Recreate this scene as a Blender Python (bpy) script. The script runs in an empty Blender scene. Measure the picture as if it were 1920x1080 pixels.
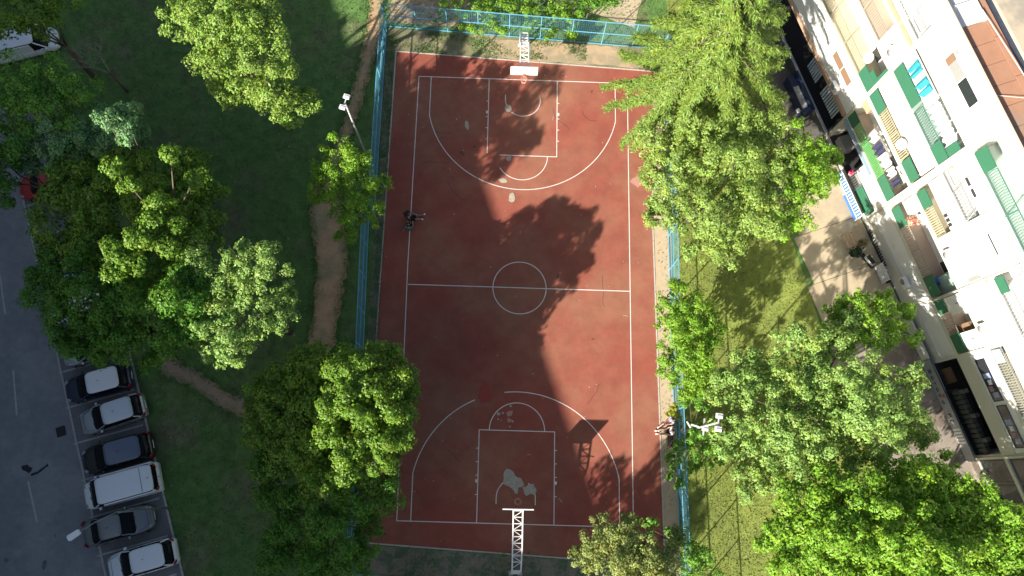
import bpy, math, random
import numpy as np
from mathutils import Vector, Matrix

random.seed(7)
rng = np.random.default_rng(7)
SC = bpy.context.scene
COL = SC.collection

# ------------------------------------------------------------------ camera
CP = np.array([6.272, -27.973, 53.559]); FPX = 1525.0
_yaw, _pit, _rol = .02389, .23025, -.01853
def _R():
    cy, sy, cp, sp, cr, sr = math.cos(_yaw), math.sin(_yaw), math.cos(_pit), math.sin(_pit), math.cos(_rol), math.sin(_rol)
    return (np.array([[cy, -sy, 0], [sy, cy, 0], [0, 0, 1]]) @ np.array([[1, 0, 0], [0, cp, -sp], [0, sp, cp]])
            @ np.array([[cr, 0, sr], [0, 1, 0], [-sr, 0, cr]]))
RM = _R()
cam = bpy.data.cameras.new('camera')
cam.sensor_width = 36.0
cam.lens = FPX / 1920 * 36
cam.clip_start = 0.5
cam.clip_end = 2000
co = bpy.data.objects.new('camera', cam)
M4 = Matrix([list(map(float, RM[i])) + [float(CP[i])] for i in range(3)] + [[0, 0, 0, 1]])
co.matrix_world = M4
COL.objects.link(co)
SC.camera = co

def at(px, py, z=0.0):
    """photo pixel (1920x1080) seen at height z -> world point"""
    d = RM @ np.array([(px - 960) / FPX, -(py - 540) / FPX, -1.0])
    t = (z - CP[2]) / d[2]
    return CP + t * d

# ------------------------------------------------------------------ light
SUNV = Vector((-1.27, -1.42, 1.0)).normalized()
EL = math.asin(SUNV.z)
AZ = math.atan2(SUNV.x, SUNV.y)
world = bpy.data.worlds.new('World'); SC.world = world; world.use_nodes = True
wn = world.node_tree
bg = wn.nodes['Background']
sky = wn.nodes.new('ShaderNodeTexSky'); sky.sky_type = 'NISHITA'; sky.sun_disc = False
sky.sun_elevation = EL; sky.sun_rotation = AZ % (2 * math.pi)
sky.altitude = 200; sky.air_density = 1.0; sky.dust_density = 2.6; sky.ozone_density = 0.9
wn.links.new(sky.outputs[0], bg.inputs[0]); bg.inputs[1].default_value = 0.057
sl = bpy.data.lights.new('sun', 'SUN'); sl.energy = 4.6; sl.angle = math.radians(0.55); sl.color = (1.0, 0.93, 0.82)
so = bpy.data.objects.new('sun', sl); COL.objects.link(so)
so.rotation_euler = SUNV.to_track_quat('Z', 'Y').to_euler()
SC.view_settings.view_transform = 'Standard'; SC.view_settings.look = 'None'
SC.view_settings.exposure = 1.2; SC.view_settings.gamma = 1.0; SC.view_settings.use_curve_mapping = False
SC.render.engine = 'CYCLES'
SC.cycles.max_bounces = 6; SC.cycles.diffuse_bounces = 3; SC.cycles.glossy_bounces = 2
SC.cycles.transmission_bounces = 3; SC.cycles.transparent_max_bounces = 4
SC.cycles.use_denoising = True

# ------------------------------------------------------------------ materials
MATS = {}
def nodes(m): return m.node_tree.nodes, m.node_tree.links
def mat(name, col, rough=0.7, var=0.0, vscale=3.0, metal=0.0, bump=0.0, bscale=20.0, spec=0.5, col2=None, c2scale=1.0,
        c2lo=.45, c2hi=.6, trans=0.0, island=0.0, detail=6.0, coord='Object'):
    if name in MATS: return MATS[name]
    m = bpy.data.materials.new(name); m.use_nodes = True
    N, L = nodes(m); p = N['Principled BSDF']
    p.inputs['Roughness'].default_value = rough; p.inputs['Metallic'].default_value = metal
    p.inputs['Specular IOR Level'].default_value = spec
    tc = N.new('ShaderNodeTexCoord')
    rgb = N.new('ShaderNodeRGB'); rgb.outputs[0].default_value = (*col, 1); cur = rgb.outputs[0]
    if col2 is not None:
        no = N.new('ShaderNodeTexNoise'); no.inputs['Scale'].default_value = c2scale; no.inputs['Detail'].default_value = detail
        no.inputs['Roughness'].default_value = .65
        L.new(tc.outputs[coord], no.inputs['Vector'])
        mr = N.new('ShaderNodeMapRange'); mr.interpolation_type = 'SMOOTHSTEP'
        mr.inputs[1].default_value = c2lo; mr.inputs[2].default_value = c2hi
        L.new(no.outputs[0], mr.inputs[0])
        mx = N.new('ShaderNodeMix'); mx.data_type = 'RGBA'
        L.new(mr.outputs[0], mx.inputs[0]); L.new(cur, mx.inputs[6]); mx.inputs[7].default_value = (*col2, 1); cur = mx.outputs[2]
    if var > 0 or island > 0:
        hv = N.new('ShaderNodeHueSaturation'); L.new(cur, hv.inputs['Color'])
        val = None
        if var > 0:
            n2 = N.new('ShaderNodeTexNoise'); n2.inputs['Scale'].default_value = vscale; n2.inputs['Detail'].default_value = 8
            n2.inputs['Roughness'].default_value = .7
            L.new(tc.outputs[coord], n2.inputs['Vector'])
            r2 = N.new('ShaderNodeMapRange'); r2.inputs[1].default_value = .25; r2.inputs[2].default_value = .75
            r2.inputs[3].default_value = 1 - var; r2.inputs[4].default_value = 1 + var
            L.new(n2.outputs[0], r2.inputs[0]); val = r2.outputs[0]
        if island > 0:
            ge = N.new('ShaderNodeNewGeometry')
            r3 = N.new('ShaderNodeMapRange'); r3.inputs[3].default_value = 1 - island; r3.inputs[4].default_value = 1 + island
            L.new(ge.outputs['Random Per Island'], r3.inputs[0])
            r4 = N.new('ShaderNodeMapRange'); r4.inputs[3].default_value = .485; r4.inputs[4].default_value = .52
            L.new(ge.outputs['Random Per Island'], r4.inputs[0]); L.new(r4.outputs[0], hv.inputs['Hue'])
            if val is not None:
                ml = N.new('ShaderNodeMath'); ml.operation = 'MULTIPLY'
                L.new(val, ml.inputs[0]); L.new(r3.outputs[0], ml.inputs[1]); val = ml.outputs[0]
            else: val = r3.outputs[0]
        L.new(val, hv.inputs['Value']); cur = hv.outputs[0]
    L.new(cur, p.inputs['Base Color'])
    if bump > 0:
        nb = N.new('ShaderNodeTexNoise'); nb.inputs['Scale'].default_value = bscale; nb.inputs['Detail'].default_value = 5
        L.new(tc.outputs[coord], nb.inputs['Vector'])
        b = N.new('ShaderNodeBump'); b.inputs['Strength'].default_value = bump; b.inputs['Distance'].default_value = .02
        L.new(nb.outputs[0], b.inputs['Height']); L.new(b.outputs[0], p.inputs['Normal'])
    if trans > 0:
        tr = N.new('ShaderNodeBsdfTranslucent'); L.new(cur, tr.inputs['Color'])
        ms = N.new('ShaderNodeMixShader'); ms.inputs[0].default_value = trans
        out = N['Material Output']
        L.new(p.outputs[0], ms.inputs[1]); L.new(tr.outputs[0], ms.inputs[2]); L.new(ms.outputs[0], out.inputs['Surface'])
    MATS[name] = m
    return m

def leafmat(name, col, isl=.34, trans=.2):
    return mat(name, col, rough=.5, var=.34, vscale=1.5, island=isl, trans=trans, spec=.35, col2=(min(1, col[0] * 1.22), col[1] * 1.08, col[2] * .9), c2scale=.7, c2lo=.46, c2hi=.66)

# ------------------------------------------------------------------ object helpers
def tag(o, label=None, cat=None, group=None, kind=None):
    if label: o['label'] = label
    if cat: o['category'] = cat
    if group: o['group'] = group
    if kind: o['kind'] = kind
    return o

def empty(name, loc=(0, 0, 0), rz=0.0, **k):
    o = bpy.data.objects.new(name, None); COL.objects.link(o); o.location = loc; o.rotation_euler = (0, 0, rz)
    o.empty_display_size = .3
    return tag(o, **k)

class MB:
    def __init__(s): s.v = []; s.f = []
    def quad(s, a, b, c, d):
        i = len(s.v); s.v += [a, b, c, d]; s.f.append((i, i + 1, i + 2, i + 3)); return s
    def poly(s, pts):
        i = len(s.v); s.v += [tuple(p) for p in pts]; s.f.append(tuple(range(i, i + len(pts)))); return s
    def box(s, x0, x1, y0, y1, z0, z1):
        i = len(s.v)
        s.v += [(x0, y0, z0), (x1, y0, z0), (x1, y1, z0), (x0, y1, z0), (x0, y0, z1), (x1, y0, z1), (x1, y1, z1), (x0, y1, z1)]
        s.f += [(i, i + 3, i + 2, i + 1), (i + 4, i + 5, i + 6, i + 7), (i, i + 1, i + 5, i + 4), (i + 1, i + 2, i + 6, i + 5),
                (i + 2, i + 3, i + 7, i + 6), (i + 3, i, i + 4, i + 7)]
        return s
    def bar(s, p, q, w, h=None, n=4, w2=None):
        """tube or bar from p to q"""
        h = h or w; w2 = w2 or w
        p = Vector(p); q = Vector(q); d = (q - p)
        if d.length < 1e-6: return s
        d.normalize(); up = Vector((0, 0, 1)) if abs(d.z) < .95 else Vector((1, 0, 0))
        a = d.cross(up).normalized(); b = a.cross(d).normalized(); i = len(s.v)
        for k, (c, ww) in enumerate(((p, w), (q, w2))):
            for j in range(n):
                t = 2 * math.pi * (j + .5) / n; r = .5 / math.cos(math.pi / n) if n == 4 else .5
                s.v.append(tuple(c + a * (math.cos(t) * ww * r) + b * (math.sin(t) * (h if k == 0 else h * w2 / w) * r)))
        for j in range(n):
            k = (j + 1) % n; s.f.append((i + j, i + k, i + n + k, i + n + j))
        s.f.append(tuple(i + j for j in reversed(range(n)))); s.f.append(tuple(i + n + j for j in range(n)))
        return s
    def prism(s, pts, z0, z1):
        n = len(pts); i = len(s.v)
        s.v += [(p[0], p[1], z0) for p in pts] + [(p[0], p[1], z1) for p in pts]
        s.f.append(tuple(i + j for j in reversed(range(n)))); s.f.append(tuple(i + n + j for j in range(n)))
        for j in range(n):
            k = (j + 1) % n; s.f.append((i + j, i + k, i + n + k, i + n + j))
        return s
    def sheet(s, pts, z):
        return s.poly([(p[0], p[1], z) for p in pts])
    def mesh(s, name, m, smooth=False):
        me = bpy.data.meshes.new(name); me.from_pydata([tuple(map(float, v)) for v in s.v], [], s.f); me.update()
        if m: me.materials.append(m)
        if smooth: me.shade_smooth()
        return me
    def build(s, name, m, parent=None, smooth=False, bevel=0, **k):
        o = bpy.data.objects.new(name, s.mesh(name, m, smooth)); COL.objects.link(o)
        if parent: o.parent = parent
        if bevel:
            b = o.modifiers.new('bevel', 'BEVEL'); b.width = bevel; b.segments = 2; b.limit_method = 'ANGLE'
        return tag(o, **k)

def inst(name, me, parent=None, loc=(0, 0, 0), rz=0, **k):
    o = bpy.data.objects.new(name, me); COL.objects.link(o)
    if parent: o.parent = parent
    o.location = loc; o.rotation_euler = (0, 0, rz)
    return tag(o, **k)

def ragged(pts, seg=.5, amp=.12, seed=1):
    r = random.Random(seed); out = []
    n = len(pts)
    for i in range(n):
        a = np.array(pts[i][:2]); b = np.array(pts[(i + 1) % n][:2]); L = np.linalg.norm(b - a); k = max(1, int(L / seg))
        nn = np.array([-(b - a)[1], (b - a)[0]]) / max(L, 1e-6)
        for j in range(k):
            p = a + (b - a) * j / k
            out.append(tuple(p + nn * r.uniform(-amp, amp)))
    return out

def smooth_pts(pts, it=2):
    pts = [np.array(p[:2], float) for p in pts]
    for _ in range(it):
        q = []
        for i in range(len(pts)):
            a, b = pts[i], pts[(i + 1) % len(pts)]
            q += [a * .75 + b * .25, a * .25 + b * .75]
        pts = q
    return [tuple(p) for p in pts]

def px(pts, z=0): return [tuple(float(c) for c in at(x, y, z)[:2]) for x, y in pts]

def inside(P, poly):
    x, y = P[:, 0], P[:, 1]; c = np.zeros(len(P), bool); n = len(poly)
    for i in range(n):
        x0, y0 = poly[i][:2]; x1, y1 = poly[(i + 1) % n][:2]
        m = ((y0 > y) != (y1 > y)) & (x < (x1 - x0) * (y - y0) / ((y1 - y0) + 1e-12) + x0)
        c ^= m
    return c

UD = np.array([.342, -.9397]); UN = np.array([.9397, .342])   # along / across the two blocks
def un(u, o, z=0.0):
    p = UD * u + UN * o; return (float(p[0]), float(p[1]), float(z))

# ------------------------------------------------------------------ palette
m_grass = mat('grass_ground', (.095, .185, .045), .95, var=.5, vscale=1.3, col2=(.165, .15, .085), c2scale=.22, c2lo=.46, c2hi=.72, bump=.6, bscale=6)
m_lawn = mat('dry_lawn', (.225, .275, .055), .95, var=.35, vscale=1.5, col2=(.19, .23, .055), c2scale=.35, c2lo=.4, c2hi=.65, bump=.6, bscale=6)
m_bladey = mat('dry_grass_blades', (.26, .31, .065), .8, var=.35, vscale=.6, island=.4, trans=.25)
m_blade = mat('grass_blades', (.11, .23, .05), .8, var=.4, vscale=.5, island=.4, trans=.25)
m_dirt = mat('bare_earth', (.44, .32, .20), .95, var=.14, vscale=1.5, col2=(.33, .27, .17), c2scale=.9, bump=.4, bscale=8)
m_dirt_verge = mat('worn_verge', (.20, .19, .10), .95, var=.25, vscale=2.0, col2=(.40, .31, .20), c2scale=.45, c2lo=.48, c2hi=.62, bump=.5, bscale=9)
m_sand = mat('pale_compacted_earth', (.50, .39, .26), .95, var=.12, vscale=3, bump=.3, bscale=12)
m_gravel = mat('grey_gritty_strip', (.23, .20, .145), .95, var=.25, vscale=5, col2=(.11, .14, .08), c2scale=1.2, bump=.5, bscale=15)
m_court = mat('red_court_paint', (.30, .086, .060), .9, var=.19, vscale=.8, col2=(.315, .135, .085), c2scale=.16, c2lo=.38, c2hi=.66, bump=.15, bscale=40, spec=.2)
m_line = mat('white_line_paint', (.78, .72, .66), .8, var=.12, vscale=4)
m_conc = mat('concrete', (.50, .46, .40), .9, var=.12, vscale=3, bump=.2, bscale=20)
m_concpad = mat('sandy_concrete', (.50, .41, .28), .92, var=.07, vscale=.9, col2=(.43, .35, .24), c2scale=.5, bump=.15, bscale=15)
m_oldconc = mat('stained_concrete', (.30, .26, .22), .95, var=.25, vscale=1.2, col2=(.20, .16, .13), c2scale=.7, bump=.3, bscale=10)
m_asph = mat('asphalt', (.24, .24, .245), .92, var=.16, vscale=2.2, col2=(.30, .295, .29), c2scale=.3, bump=.3, bscale=60)
m_asph2 = mat('parking_asphalt', (.19, .19, .185), .92, var=.18, vscale=2, bump=.3, bscale=50)
m_kerb = mat('kerb_concrete', (.44, .43, .40), .9, var=.2, vscale=4, bump=.2)
m_paintfade = mat('faded_road_paint', (.46, .46, .44), .9, var=.25, vscale=5)
m_tar = mat('tar_mark', (.022, .022, .026), .7)
m_patch = mat('grey_cement_patch', (.42, .37, .29), .9, var=.3, vscale=4)
m_redpatch = mat('dull_red_repaint', (.34, .06, .045), .9, var=.06, vscale=1)
m_pinkpatch = mat('pink_patch_paint', (.48, .24, .19), .9, var=.1, vscale=4)  # paler, pinker patches than the red paint around them
m_blue = mat('blue_fence_paint', (.14, .42, .58), .5, var=.12, vscale=2)
m_wire = mat('blue_wire', (.14, .42, .58), .55)
m_white = mat('white_paint', (.82, .82, .80), .55, var=.04, vscale=2)
m_galv = mat('galvanised_steel', (.62, .64, .64), .45, metal=.3)
m_orange = mat('orange_rim_paint', (.75, .14, .04), .5)
m_black = mat('black_rubber', (.02, .02, .02), .7)
m_dark = mat('dark_interior', (.035, .035, .038), .8)
m_bark = mat('bark', (.13, .10, .075), .95, var=.3, vscale=6, bump=.8, bscale=12)
m_barkpale = mat('pale_dry_bark', (.34, .31, .26), .95, var=.2, vscale=8)
m_red = mat('red_painted_steel', (.55, .03, .03), .5)

# ================================================================== GROUND
g = MB()
NG = 60; S = 420
for i in range(NG + 1):
    for j in range(NG + 1):
        g.v.append((-S + 2 * S * i / NG, -S + 2 * S * j / NG, 0))
for i in range(NG):
    for j in range(NG):
        a = i * (NG + 1) + j; g.f.append((a, a + NG + 1, a + NG + 2, a + 1))
g.build('ground', m_grass, kind='structure')

def skew(x, y):  # court frame (x across, y down the court as negative) -> world, with the slight skew of the real markings
    return (x, y - .0085 * (x - 7.5))
CW, CL = 15.0, 30.75
court_poly = [(-1.75, 2.0), (17.0, .95), (16.62, -9.8), (16.95, -33.1), (-2.1, -32.05)]
court = empty('basketball_court', kind='structure')
MB().sheet(court_poly, .008).build('court_surface', m_court, court)
# edging
ed = MB()
for a, b in ((0, 1), (1, 2), (2, 3), (3, 4), (4, 0)):
    p, q = court_poly[a], court_poly[b]
    L = math.hypot(q[0] - p[0], q[1] - p[1]); n = int(L / 1.0)
    for k in range(n):
        t0, t1 = (k + .01) / n, (k + .985) / n
        P = (p[0] + (q[0] - p[0]) * t0, p[1] + (q[1] - p[1]) * t0); Q = (p[0] + (q[0] - p[0]) * t1, p[1] + (q[1] - p[1]) * t1)
        mb = MB(); zj = random.uniform(-.008, .008); mb.bar((P[0], P[1], .0 + zj), (Q[0], Q[1], .0 + zj), .085, .07)
        mb.build('edging_stone', m_conc, court)

LW = .055; ZL = .013
def line(pts, name='line_marking', w=LW, gap=None, m=None):
    mb = MB(); n = len(pts)
    for i in range(n - 1):
        a = np.array(skew(*pts[i])); b = np.array(skew(*pts[i + 1])); d = (b - a) / np.linalg.norm(b - a); nn = np.array([-d[1], d[0]]) * w / 2
        e = d * (w / 2 if n == 2 else .003)
        mb.quad((*(a - e - nn), ZL), (*(b + e - nn), ZL), (*(b + e + nn), ZL), (*(a - e + nn), ZL))
    mb.build(name, m or m_line, court)
def arc(cx, cy, r, a0, a1, n=48): return [(cx + r * math.cos(math.radians(a0 + (a1 - a0) * i / n)), cy + r * math.sin(math.radians(a0 + (a1 - a0) * i / n))) for i in range(n + 1)]
def off(pts, lo, hi): return pts[int(lo * (len(pts) - 1)):int(hi * (len(pts) - 1)) + 1]
ZL = .013; line([(0, 0), (CW, 0)]); line([(0, -CL), (CW, -CL)])
ZL = .014; line([(0, 0), (-.12, -14), (0, -CL)]); line([(CW, 0), (CW, -CL)])
ZL = .015; line([(0, -CL / 2), (CW, -CL / 2)])
ZL = .016; line(arc(7.5, -CL / 2, 1.8, 0, 360, 72))
KW, KD, A3 = 4.9, 5.83, .88; KL, KR = 7.5 - KW / 2, 7.5 + KW / 2
for top in (True, False):
    f = (lambda y: -y) if top else (lambda y: -(CL - y))
    s = -1 if top else 1
    ZL = .0165
    line([(KL, f(0.04)), (KL, f(KD if not top else KD - .15))]); line([(KR, f(.04)), (KR, f(KD))])
    ZL = .0175
    line([(KL if not top else KL + .9, f(KD)), (KR, f(KD))])
    ya = 2.97; ra = 6.75; cyb = 1.6
    ang = math.degrees(math.asin((ya - cyb) / ra)) ; 
    R3 = 8.352 - 1.575
    a = math.degrees(math.asin(min(1, (ya - 1.575) / R3)))
    xs = R3 * math.cos(math.radians(a))
    ZL = .0185
    line([(A3, f(.04)), (A3, f(ya))]); line([(CW - A3, f(.04)), (CW - A3, f(ya))])
    kx = (7.5 - A3) / xs
    pa = arc(0, 0, R3, a, 180 - a, 64)
    pts = [(7.5 + p[0] * kx, f(1.575 + p[1])) for p in pa]
    ZL = .0195
    if top: line(pts)
    else:
        line(pts[:36]); line(pts[42:])
    ZL = .0205
    pf = [(7.5 + p[0], f(KD + p[1])) for p in arc(0, 0, 1.8, 0, 180, 40)]
    line(off(pf, 0, .83) if top else pf)
    pn = [(7.5 + p[0], f(1.575 + p[1])) for p in arc(0, 0, 1.25, 0, 180, 32)]
    pn = [(7.5 + 1.25, f(1.2))] + pn + [(7.5 - 1.25, f(1.2))]
    if top: line(off(pn, 0, .72)); line(off(pn, .88, 1.0))
    else: line(off(pn, 0, .3)); line(off(pn, .72, 1.0))
    for yy in (1.75, 2.6, 2.95, 3.8, 4.65):
        for sx, xx in ((-1, KL), (1, KR)):
            mb = MB(); x0, y0 = skew(xx + sx * .1, f(yy)); ww = .05 if yy != 2.6 else .2
            mb.quad((x0 - .06, y0 - ww / 2, .0215), (x0 + .06, y0 - ww / 2, .0215), (x0 + .06, y0 + ww / 2, .0215), (x0 - .06, y0 + ww / 2, .0215))
            mb.build('lane_tick', m_line, court)
# cement and repaint patches
def patch(pts, m, z, nm='cement_patch', seed=3, amp=.05):
    MB().sheet(ragged(smooth_pts(px(pts), 1), .15, amp, seed), z).build(nm, m, court)
patch([(946, 881), (953, 878), (962, 884), (968, 893), (979, 898), (982, 906), (981, 913), (971, 913), (972, 925), (965, 926), (963, 917), (950, 911), (943, 905), (944, 893)], m_patch, .024, amp=.035)
patch([(979, 912), (987, 914), (992, 908), (1002, 909), (1005, 917), (1004, 926), (992, 927), (987, 931), (981, 922)], m_patch, .028, seed=5)
patch([(870, 228), (878, 226), (880, 240), (875, 247)], m_patch, .024)
patch([(946, 196), (958, 197), (960, 209), (948, 212)], m_patch, .028)
patch([(955, 362), (964, 361), (966, 376), (958, 382), (953, 374)], m_patch, .024)
patch([(934, 335), (948, 334), (952, 342), (938, 345)], m_patch, .024)
patch([(950, 294), (960, 292), (957, 302), (949, 303)], m_patch, .024)
patch([(1183, 332), (1205, 330), (1206, 350), (1186, 350)], m_pinkpatch, .024, 'pink_patch', amp=.12)
patch([(905, 712), (912, 712), (929, 752), (893, 757)], m_redpatch, .024, 'repaint_patch')
patch([(949, 772), (962, 768), (962, 775), (957, 782), (950, 781)], m_pinkpatch, .024, 'pink_patch', 7)
patch([(949, 784), (958, 784), (960, 790), (954, 793)], m_pinkpatch, .024, 'pink_patch', 9)
for i, (a, b, r) in enumerate([(935, 776, 3), (943, 774, 2), (958, 761, 2.5), (961, 790, 2), (956, 800, 1.6), (934, 786, 1.5), (940, 788, 1.2)]):
    patch([(a - r, b - r), (a + r, b - r * .6), (a + r * .8, b + r), (a - r, b + r)], m_patch, .028, 'paint_spot', 20 + i, .02)
for i in range(26):
    x, y = random.uniform(0, 15.5), random.uniform(-31, 0); L = random.uniform(.1, .35); t = random.uniform(0, 3)
    mb = MB(); c, s_ = math.cos(t), math.sin(t); w_ = random.uniform(.02, .05)
    mb.quad((x, y, .031), (x + L * c, y + L * s_, .031), (x + L * c - w_ * s_, y + L * s_ + w_ * c, .031), (x - w_ * s_, y + w_ * c, .031))
    mb.build('scuff', m_tar if i % 2 else m_patch, court)

for i in range(9):
    x, y = random.uniform(.5, 14.5), random.uniform(-29, -1); t = random.uniform(0, 3.1); pts = [(x, y)]
    for _ in range(random.randint(4, 9)):
        t += random.uniform(-.6, .6); pts.append((pts[-1][0] + .28 * math.cos(t), pts[-1][1] + .28 * math.sin(t)))
    mb = MB()
    for a, b in zip(pts, pts[1:]): mb.bar((*a, .009), (*b, .009), .02, .006)
    mb.build('crack', m_tar, court)
# verges round the court
MB().sheet(ragged([(-2.45, 3.85), (14.9, 2.95), (17.6, 2.75), (17.6, 1.0), (17.0, 1.0), (-1.78, 2.06), (-2.45, 2.06)], .5, .03), .004).build('dirt_verge', m_dirt_verge, kind='structure')
MB().sheet(ragged(smooth_pts(px([(955, 72), (1140, 86), (1190, 100), (1190, 130), (1140, 122), (975, 113), (905, 100), (890, 85)]), 1), .3, .08), .0065).build('bare_dirt_patch', m_dirt, kind='structure')
MB().sheet([(-2.5, 2.02), (-1.80, 2.0), (-2.15, -32.0), (-2.55, -32.0)], .0045).build('gravel_strip', m_gravel, kind='structure')
MB().sheet(ragged([(17.05, .9), (17.85, .9), (17.95, -36), (17.02, -36), (16.68, -9.8)], .6, .02), .0045).build('earth_strip', m_sand, kind='structure')
MB().sheet(ragged([(-2.5, -32.15), (9.0, -32.75), (16.9, -33.2), (16.9, -37), (-2.5, -37)], .6, .05), .0045).build('back_verge', m_gravel, kind='structure')
MB().sheet([(18.0, 12), (27.6, 12), un(-3, 21)[:2], un(11, 21)[:2], un(20, 20.7)[:2], un(30, 19.8)[:2], un(60, 20)[:2], (18.2, -70)], .003).build('lawn', m_lawn, kind='structure')
# footpaths
path_poly = px([(695, -60), (722, -60), (716, 60), (702, 110), (692, 145), (676, 200), (660, 250), (642, 300), (640, 380), (650, 430), (655, 480), (640, 560), (628, 650), (600, 700),
                (560, 720), (585, 600), (594, 500), (586, 430), (580, 400), (600, 330), (640, 245), (657, 180), (678, 100), (690, 40)])
MB().sheet(ragged(path_poly, .3, .13, 4), .006).build('footpath', mat('path_earth', (.52, .33, .19), .95, var=.22, vscale=1.5, col2=(.36, .28, .16), c2scale=.5, bump=.4, bscale=9), kind='structure')
path2 = px([(300, 660), (340, 680), (385, 705), (430, 735), (480, 760), (560, 775), (560, 800), (480, 796), (420, 768), (352, 722), (300, 700)])
MB().sheet(ragged(path2, .3, .14, 5), .0055).build('dirt_track', mat('track_earth', (.36, .26, .17), .95, var=.2, vscale=2, bump=.4), kind='structure')
MB().sheet(ragged(smooth_pts(px([(340, 392), (395, 392), (400, 425), (350, 425)]), 1), .25, .12, 6), .0055).build('dirt_patch', MATS['track_earth'], kind='structure')

# ---------------------------------------------------------------- road and parking
RKO, PKO = -28.45, -23.95
MB().sheet([un(-80, -40)[:2], un(-80, RKO)[:2], un(120, RKO)[:2], un(120, -40)[:2]], .004).build('road', m_asph, kind='structure')
MB().sheet([un(-6, RKO)[:2], un(-6, PKO)[:2], un(60, PKO)[:2], un(60, RKO)[:2]], .006).build('parking_lot', m_asph2, kind='structure')
kb = empty('kerb', kind='structure')
ks = MB().box(-.46, .46, -.065, .065, 0, .05).mesh('kerb_stone', m_kerb)
ang = math.atan2(UD[1], UD[0])
for k in range(52):
    inst('kerb_stone', ks, kb, un(-5.5 + k * .95, RKO, random.uniform(-.012, .005)), ang)
for k in range(52):
    inst('kerb_stone', ks, kb, un(-5.5 + k * .95, PKO, .055 + random.uniform(-.012, .01)), ang)
pk = empty('bay_markings', kind='structure')
for k in range(-8, 8):
    a = np.array([-21.8, -24.1]) + np.array([.80, -2.27]) * k; b = a + np.array([4.48, 1.36])
    d = (b - a) / np.linalg.norm(b - a); nn = np.array([-d[1], d[0]]) * .05; a = a + d * .1; b = b - d * .15
    MB().quad((*(a - nn), .0105), (*(b - nn), .0105), (*(b + nn), .0105), (*(a + nn), .0105)).build('bay_line', m_paintfade, pk)
for (x0, y0), (x1, y1) in (((-25.5, -21.7), (-24.8, -24.6)), ((-23.45, -28.7), (-22.5, -31.2)), ((-27.4, -15.3), (-26.6, -18.0))):
    MB().bar((x0, y0, .006), (x1, y1, .006), .11, .006).build('lane_dash', m_paintfade, pk)
o = MB().sheet(ragged(smooth_pts(px([(38, 872), (55, 873), (62, 879), (58, 886), (44, 884)]), 1), .2, .06, 8), .009).build('tar_stain', m_tar, pk)
MB().sheet(ragged(px([(57, 889), (70, 884), (90, 869), (91, 873), (72, 888), (59, 893)]), .2, .02, 8), .010).build('tar_crack', m_tar, pk)
for i in range(9):
    u_, o_ = random.uniform(8, 34), random.choice([random.uniform(-37, -29.5), random.uniform(-27.6, -24.6)])
    c_ = un(u_, o_); r_ = random.uniform(.12, .5); k_ = random.uniform(.4, 1)
    MB().sheet(ragged([(c_[0] + r_ * math.cos(a) * k_, c_[1] + r_ * math.sin(a)) for a in [j * .785 for j in range(8)]], .15, .05, i), .0125 + i * .0004).build('oil_stain', [m_asph2, mat('oil', (.13, .13, .13), .7, var=.3)][i % 2], pk)
for i in range(0):
    u_, o_ = random.uniform(8, 34), random.uniform(-37, -29.5); c_ = [un(u_ + a, o_ + b)[:2] for a, b in ((0, 0), (random.uniform(1, 3.5), .1), (random.uniform(1, 3), random.uniform(.6, 1.3)), (.1, .8))]
    MB().sheet(ragged(c_, .4, .02, i), .0085 + i * .0003).build('asphalt_patch', mat('asphalt_repair', (.205, .205, .205), .9, var=.2, vscale=3), pk)
dr = empty('drain_cover', un(0, 0), label='square iron drain grate set in the road beside the kerb', cat='drain')
dc = at(116, 809)
dr.location = (dc[0] - .05, dc[1], .005); dr.rotation_euler = (0, 0, ang)
MB().box(-.32, .32, -.3, .3, 0, .008).build('frame', m_tar, dr)
bm_ = mat('cast_iron', (.05, .05, .055), .6, metal=.5)
for k in range(8):
    MB().box(-.28 + k * .075, -.245 + k * .075, -.26, .26, .009, .02).build('bar', bm_, dr)

# ---------------------------------------------------------------- paving by the block
pv = empty('paving', kind='structure')
padp = [(26.0, -9.3), (26.55, -12.9), (27.5, -16.2), (29.8, -16.0), (31.6, -15.5), (31.9, -13.5), (30.3, -8.9), (29.2, -5.8), (27.3, -6.4)]
cuts = [(5.0, 11.2), (11.2, 15.55), (15.55, 19.7), (19.7, 23.2), (23.2, 27.4), (27.4, 33.0), (33.0, 40.0)]
m_darkconc = mat('shade_dark_concrete', (.13, .115, .10), .9, var=.3, vscale=1.5, bump=.3)  # dark concrete, its colour also carrying the tree shade over the lane
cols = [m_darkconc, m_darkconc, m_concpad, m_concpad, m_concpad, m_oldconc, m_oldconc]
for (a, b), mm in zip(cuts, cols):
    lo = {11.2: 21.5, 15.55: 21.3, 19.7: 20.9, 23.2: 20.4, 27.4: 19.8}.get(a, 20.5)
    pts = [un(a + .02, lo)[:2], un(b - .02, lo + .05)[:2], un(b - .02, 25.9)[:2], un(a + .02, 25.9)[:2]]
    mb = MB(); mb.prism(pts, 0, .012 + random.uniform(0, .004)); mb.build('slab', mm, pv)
MB().sheet([un(-20, 22)[:2], un(60, 22)[:2], un(60, 26)[:2], un(-20, 26)[:2]], .005).build('pavement', mat('shade_dark_concrete', (.13, .115, .10)), kind='structure')
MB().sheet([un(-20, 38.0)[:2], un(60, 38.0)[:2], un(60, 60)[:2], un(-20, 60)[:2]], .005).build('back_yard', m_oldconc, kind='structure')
MB().sheet(ragged([(12.3, 5.6), (15.6, 4.4), (16.2, 7.2), (15.6, 30), (13.9, 30), (14.2, 7)], .6, .06), .006).build('side_path', m_concpad, kind='structure')
MB().sheet(ragged([(-2.4, 4.3), (2.8, 4.1), (5.5, 5.0), (3.0, 6.4), (-2.3, 6.6)], .4, .1), .0055).build('worn_ground', m_dirt, kind='structure')

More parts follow.
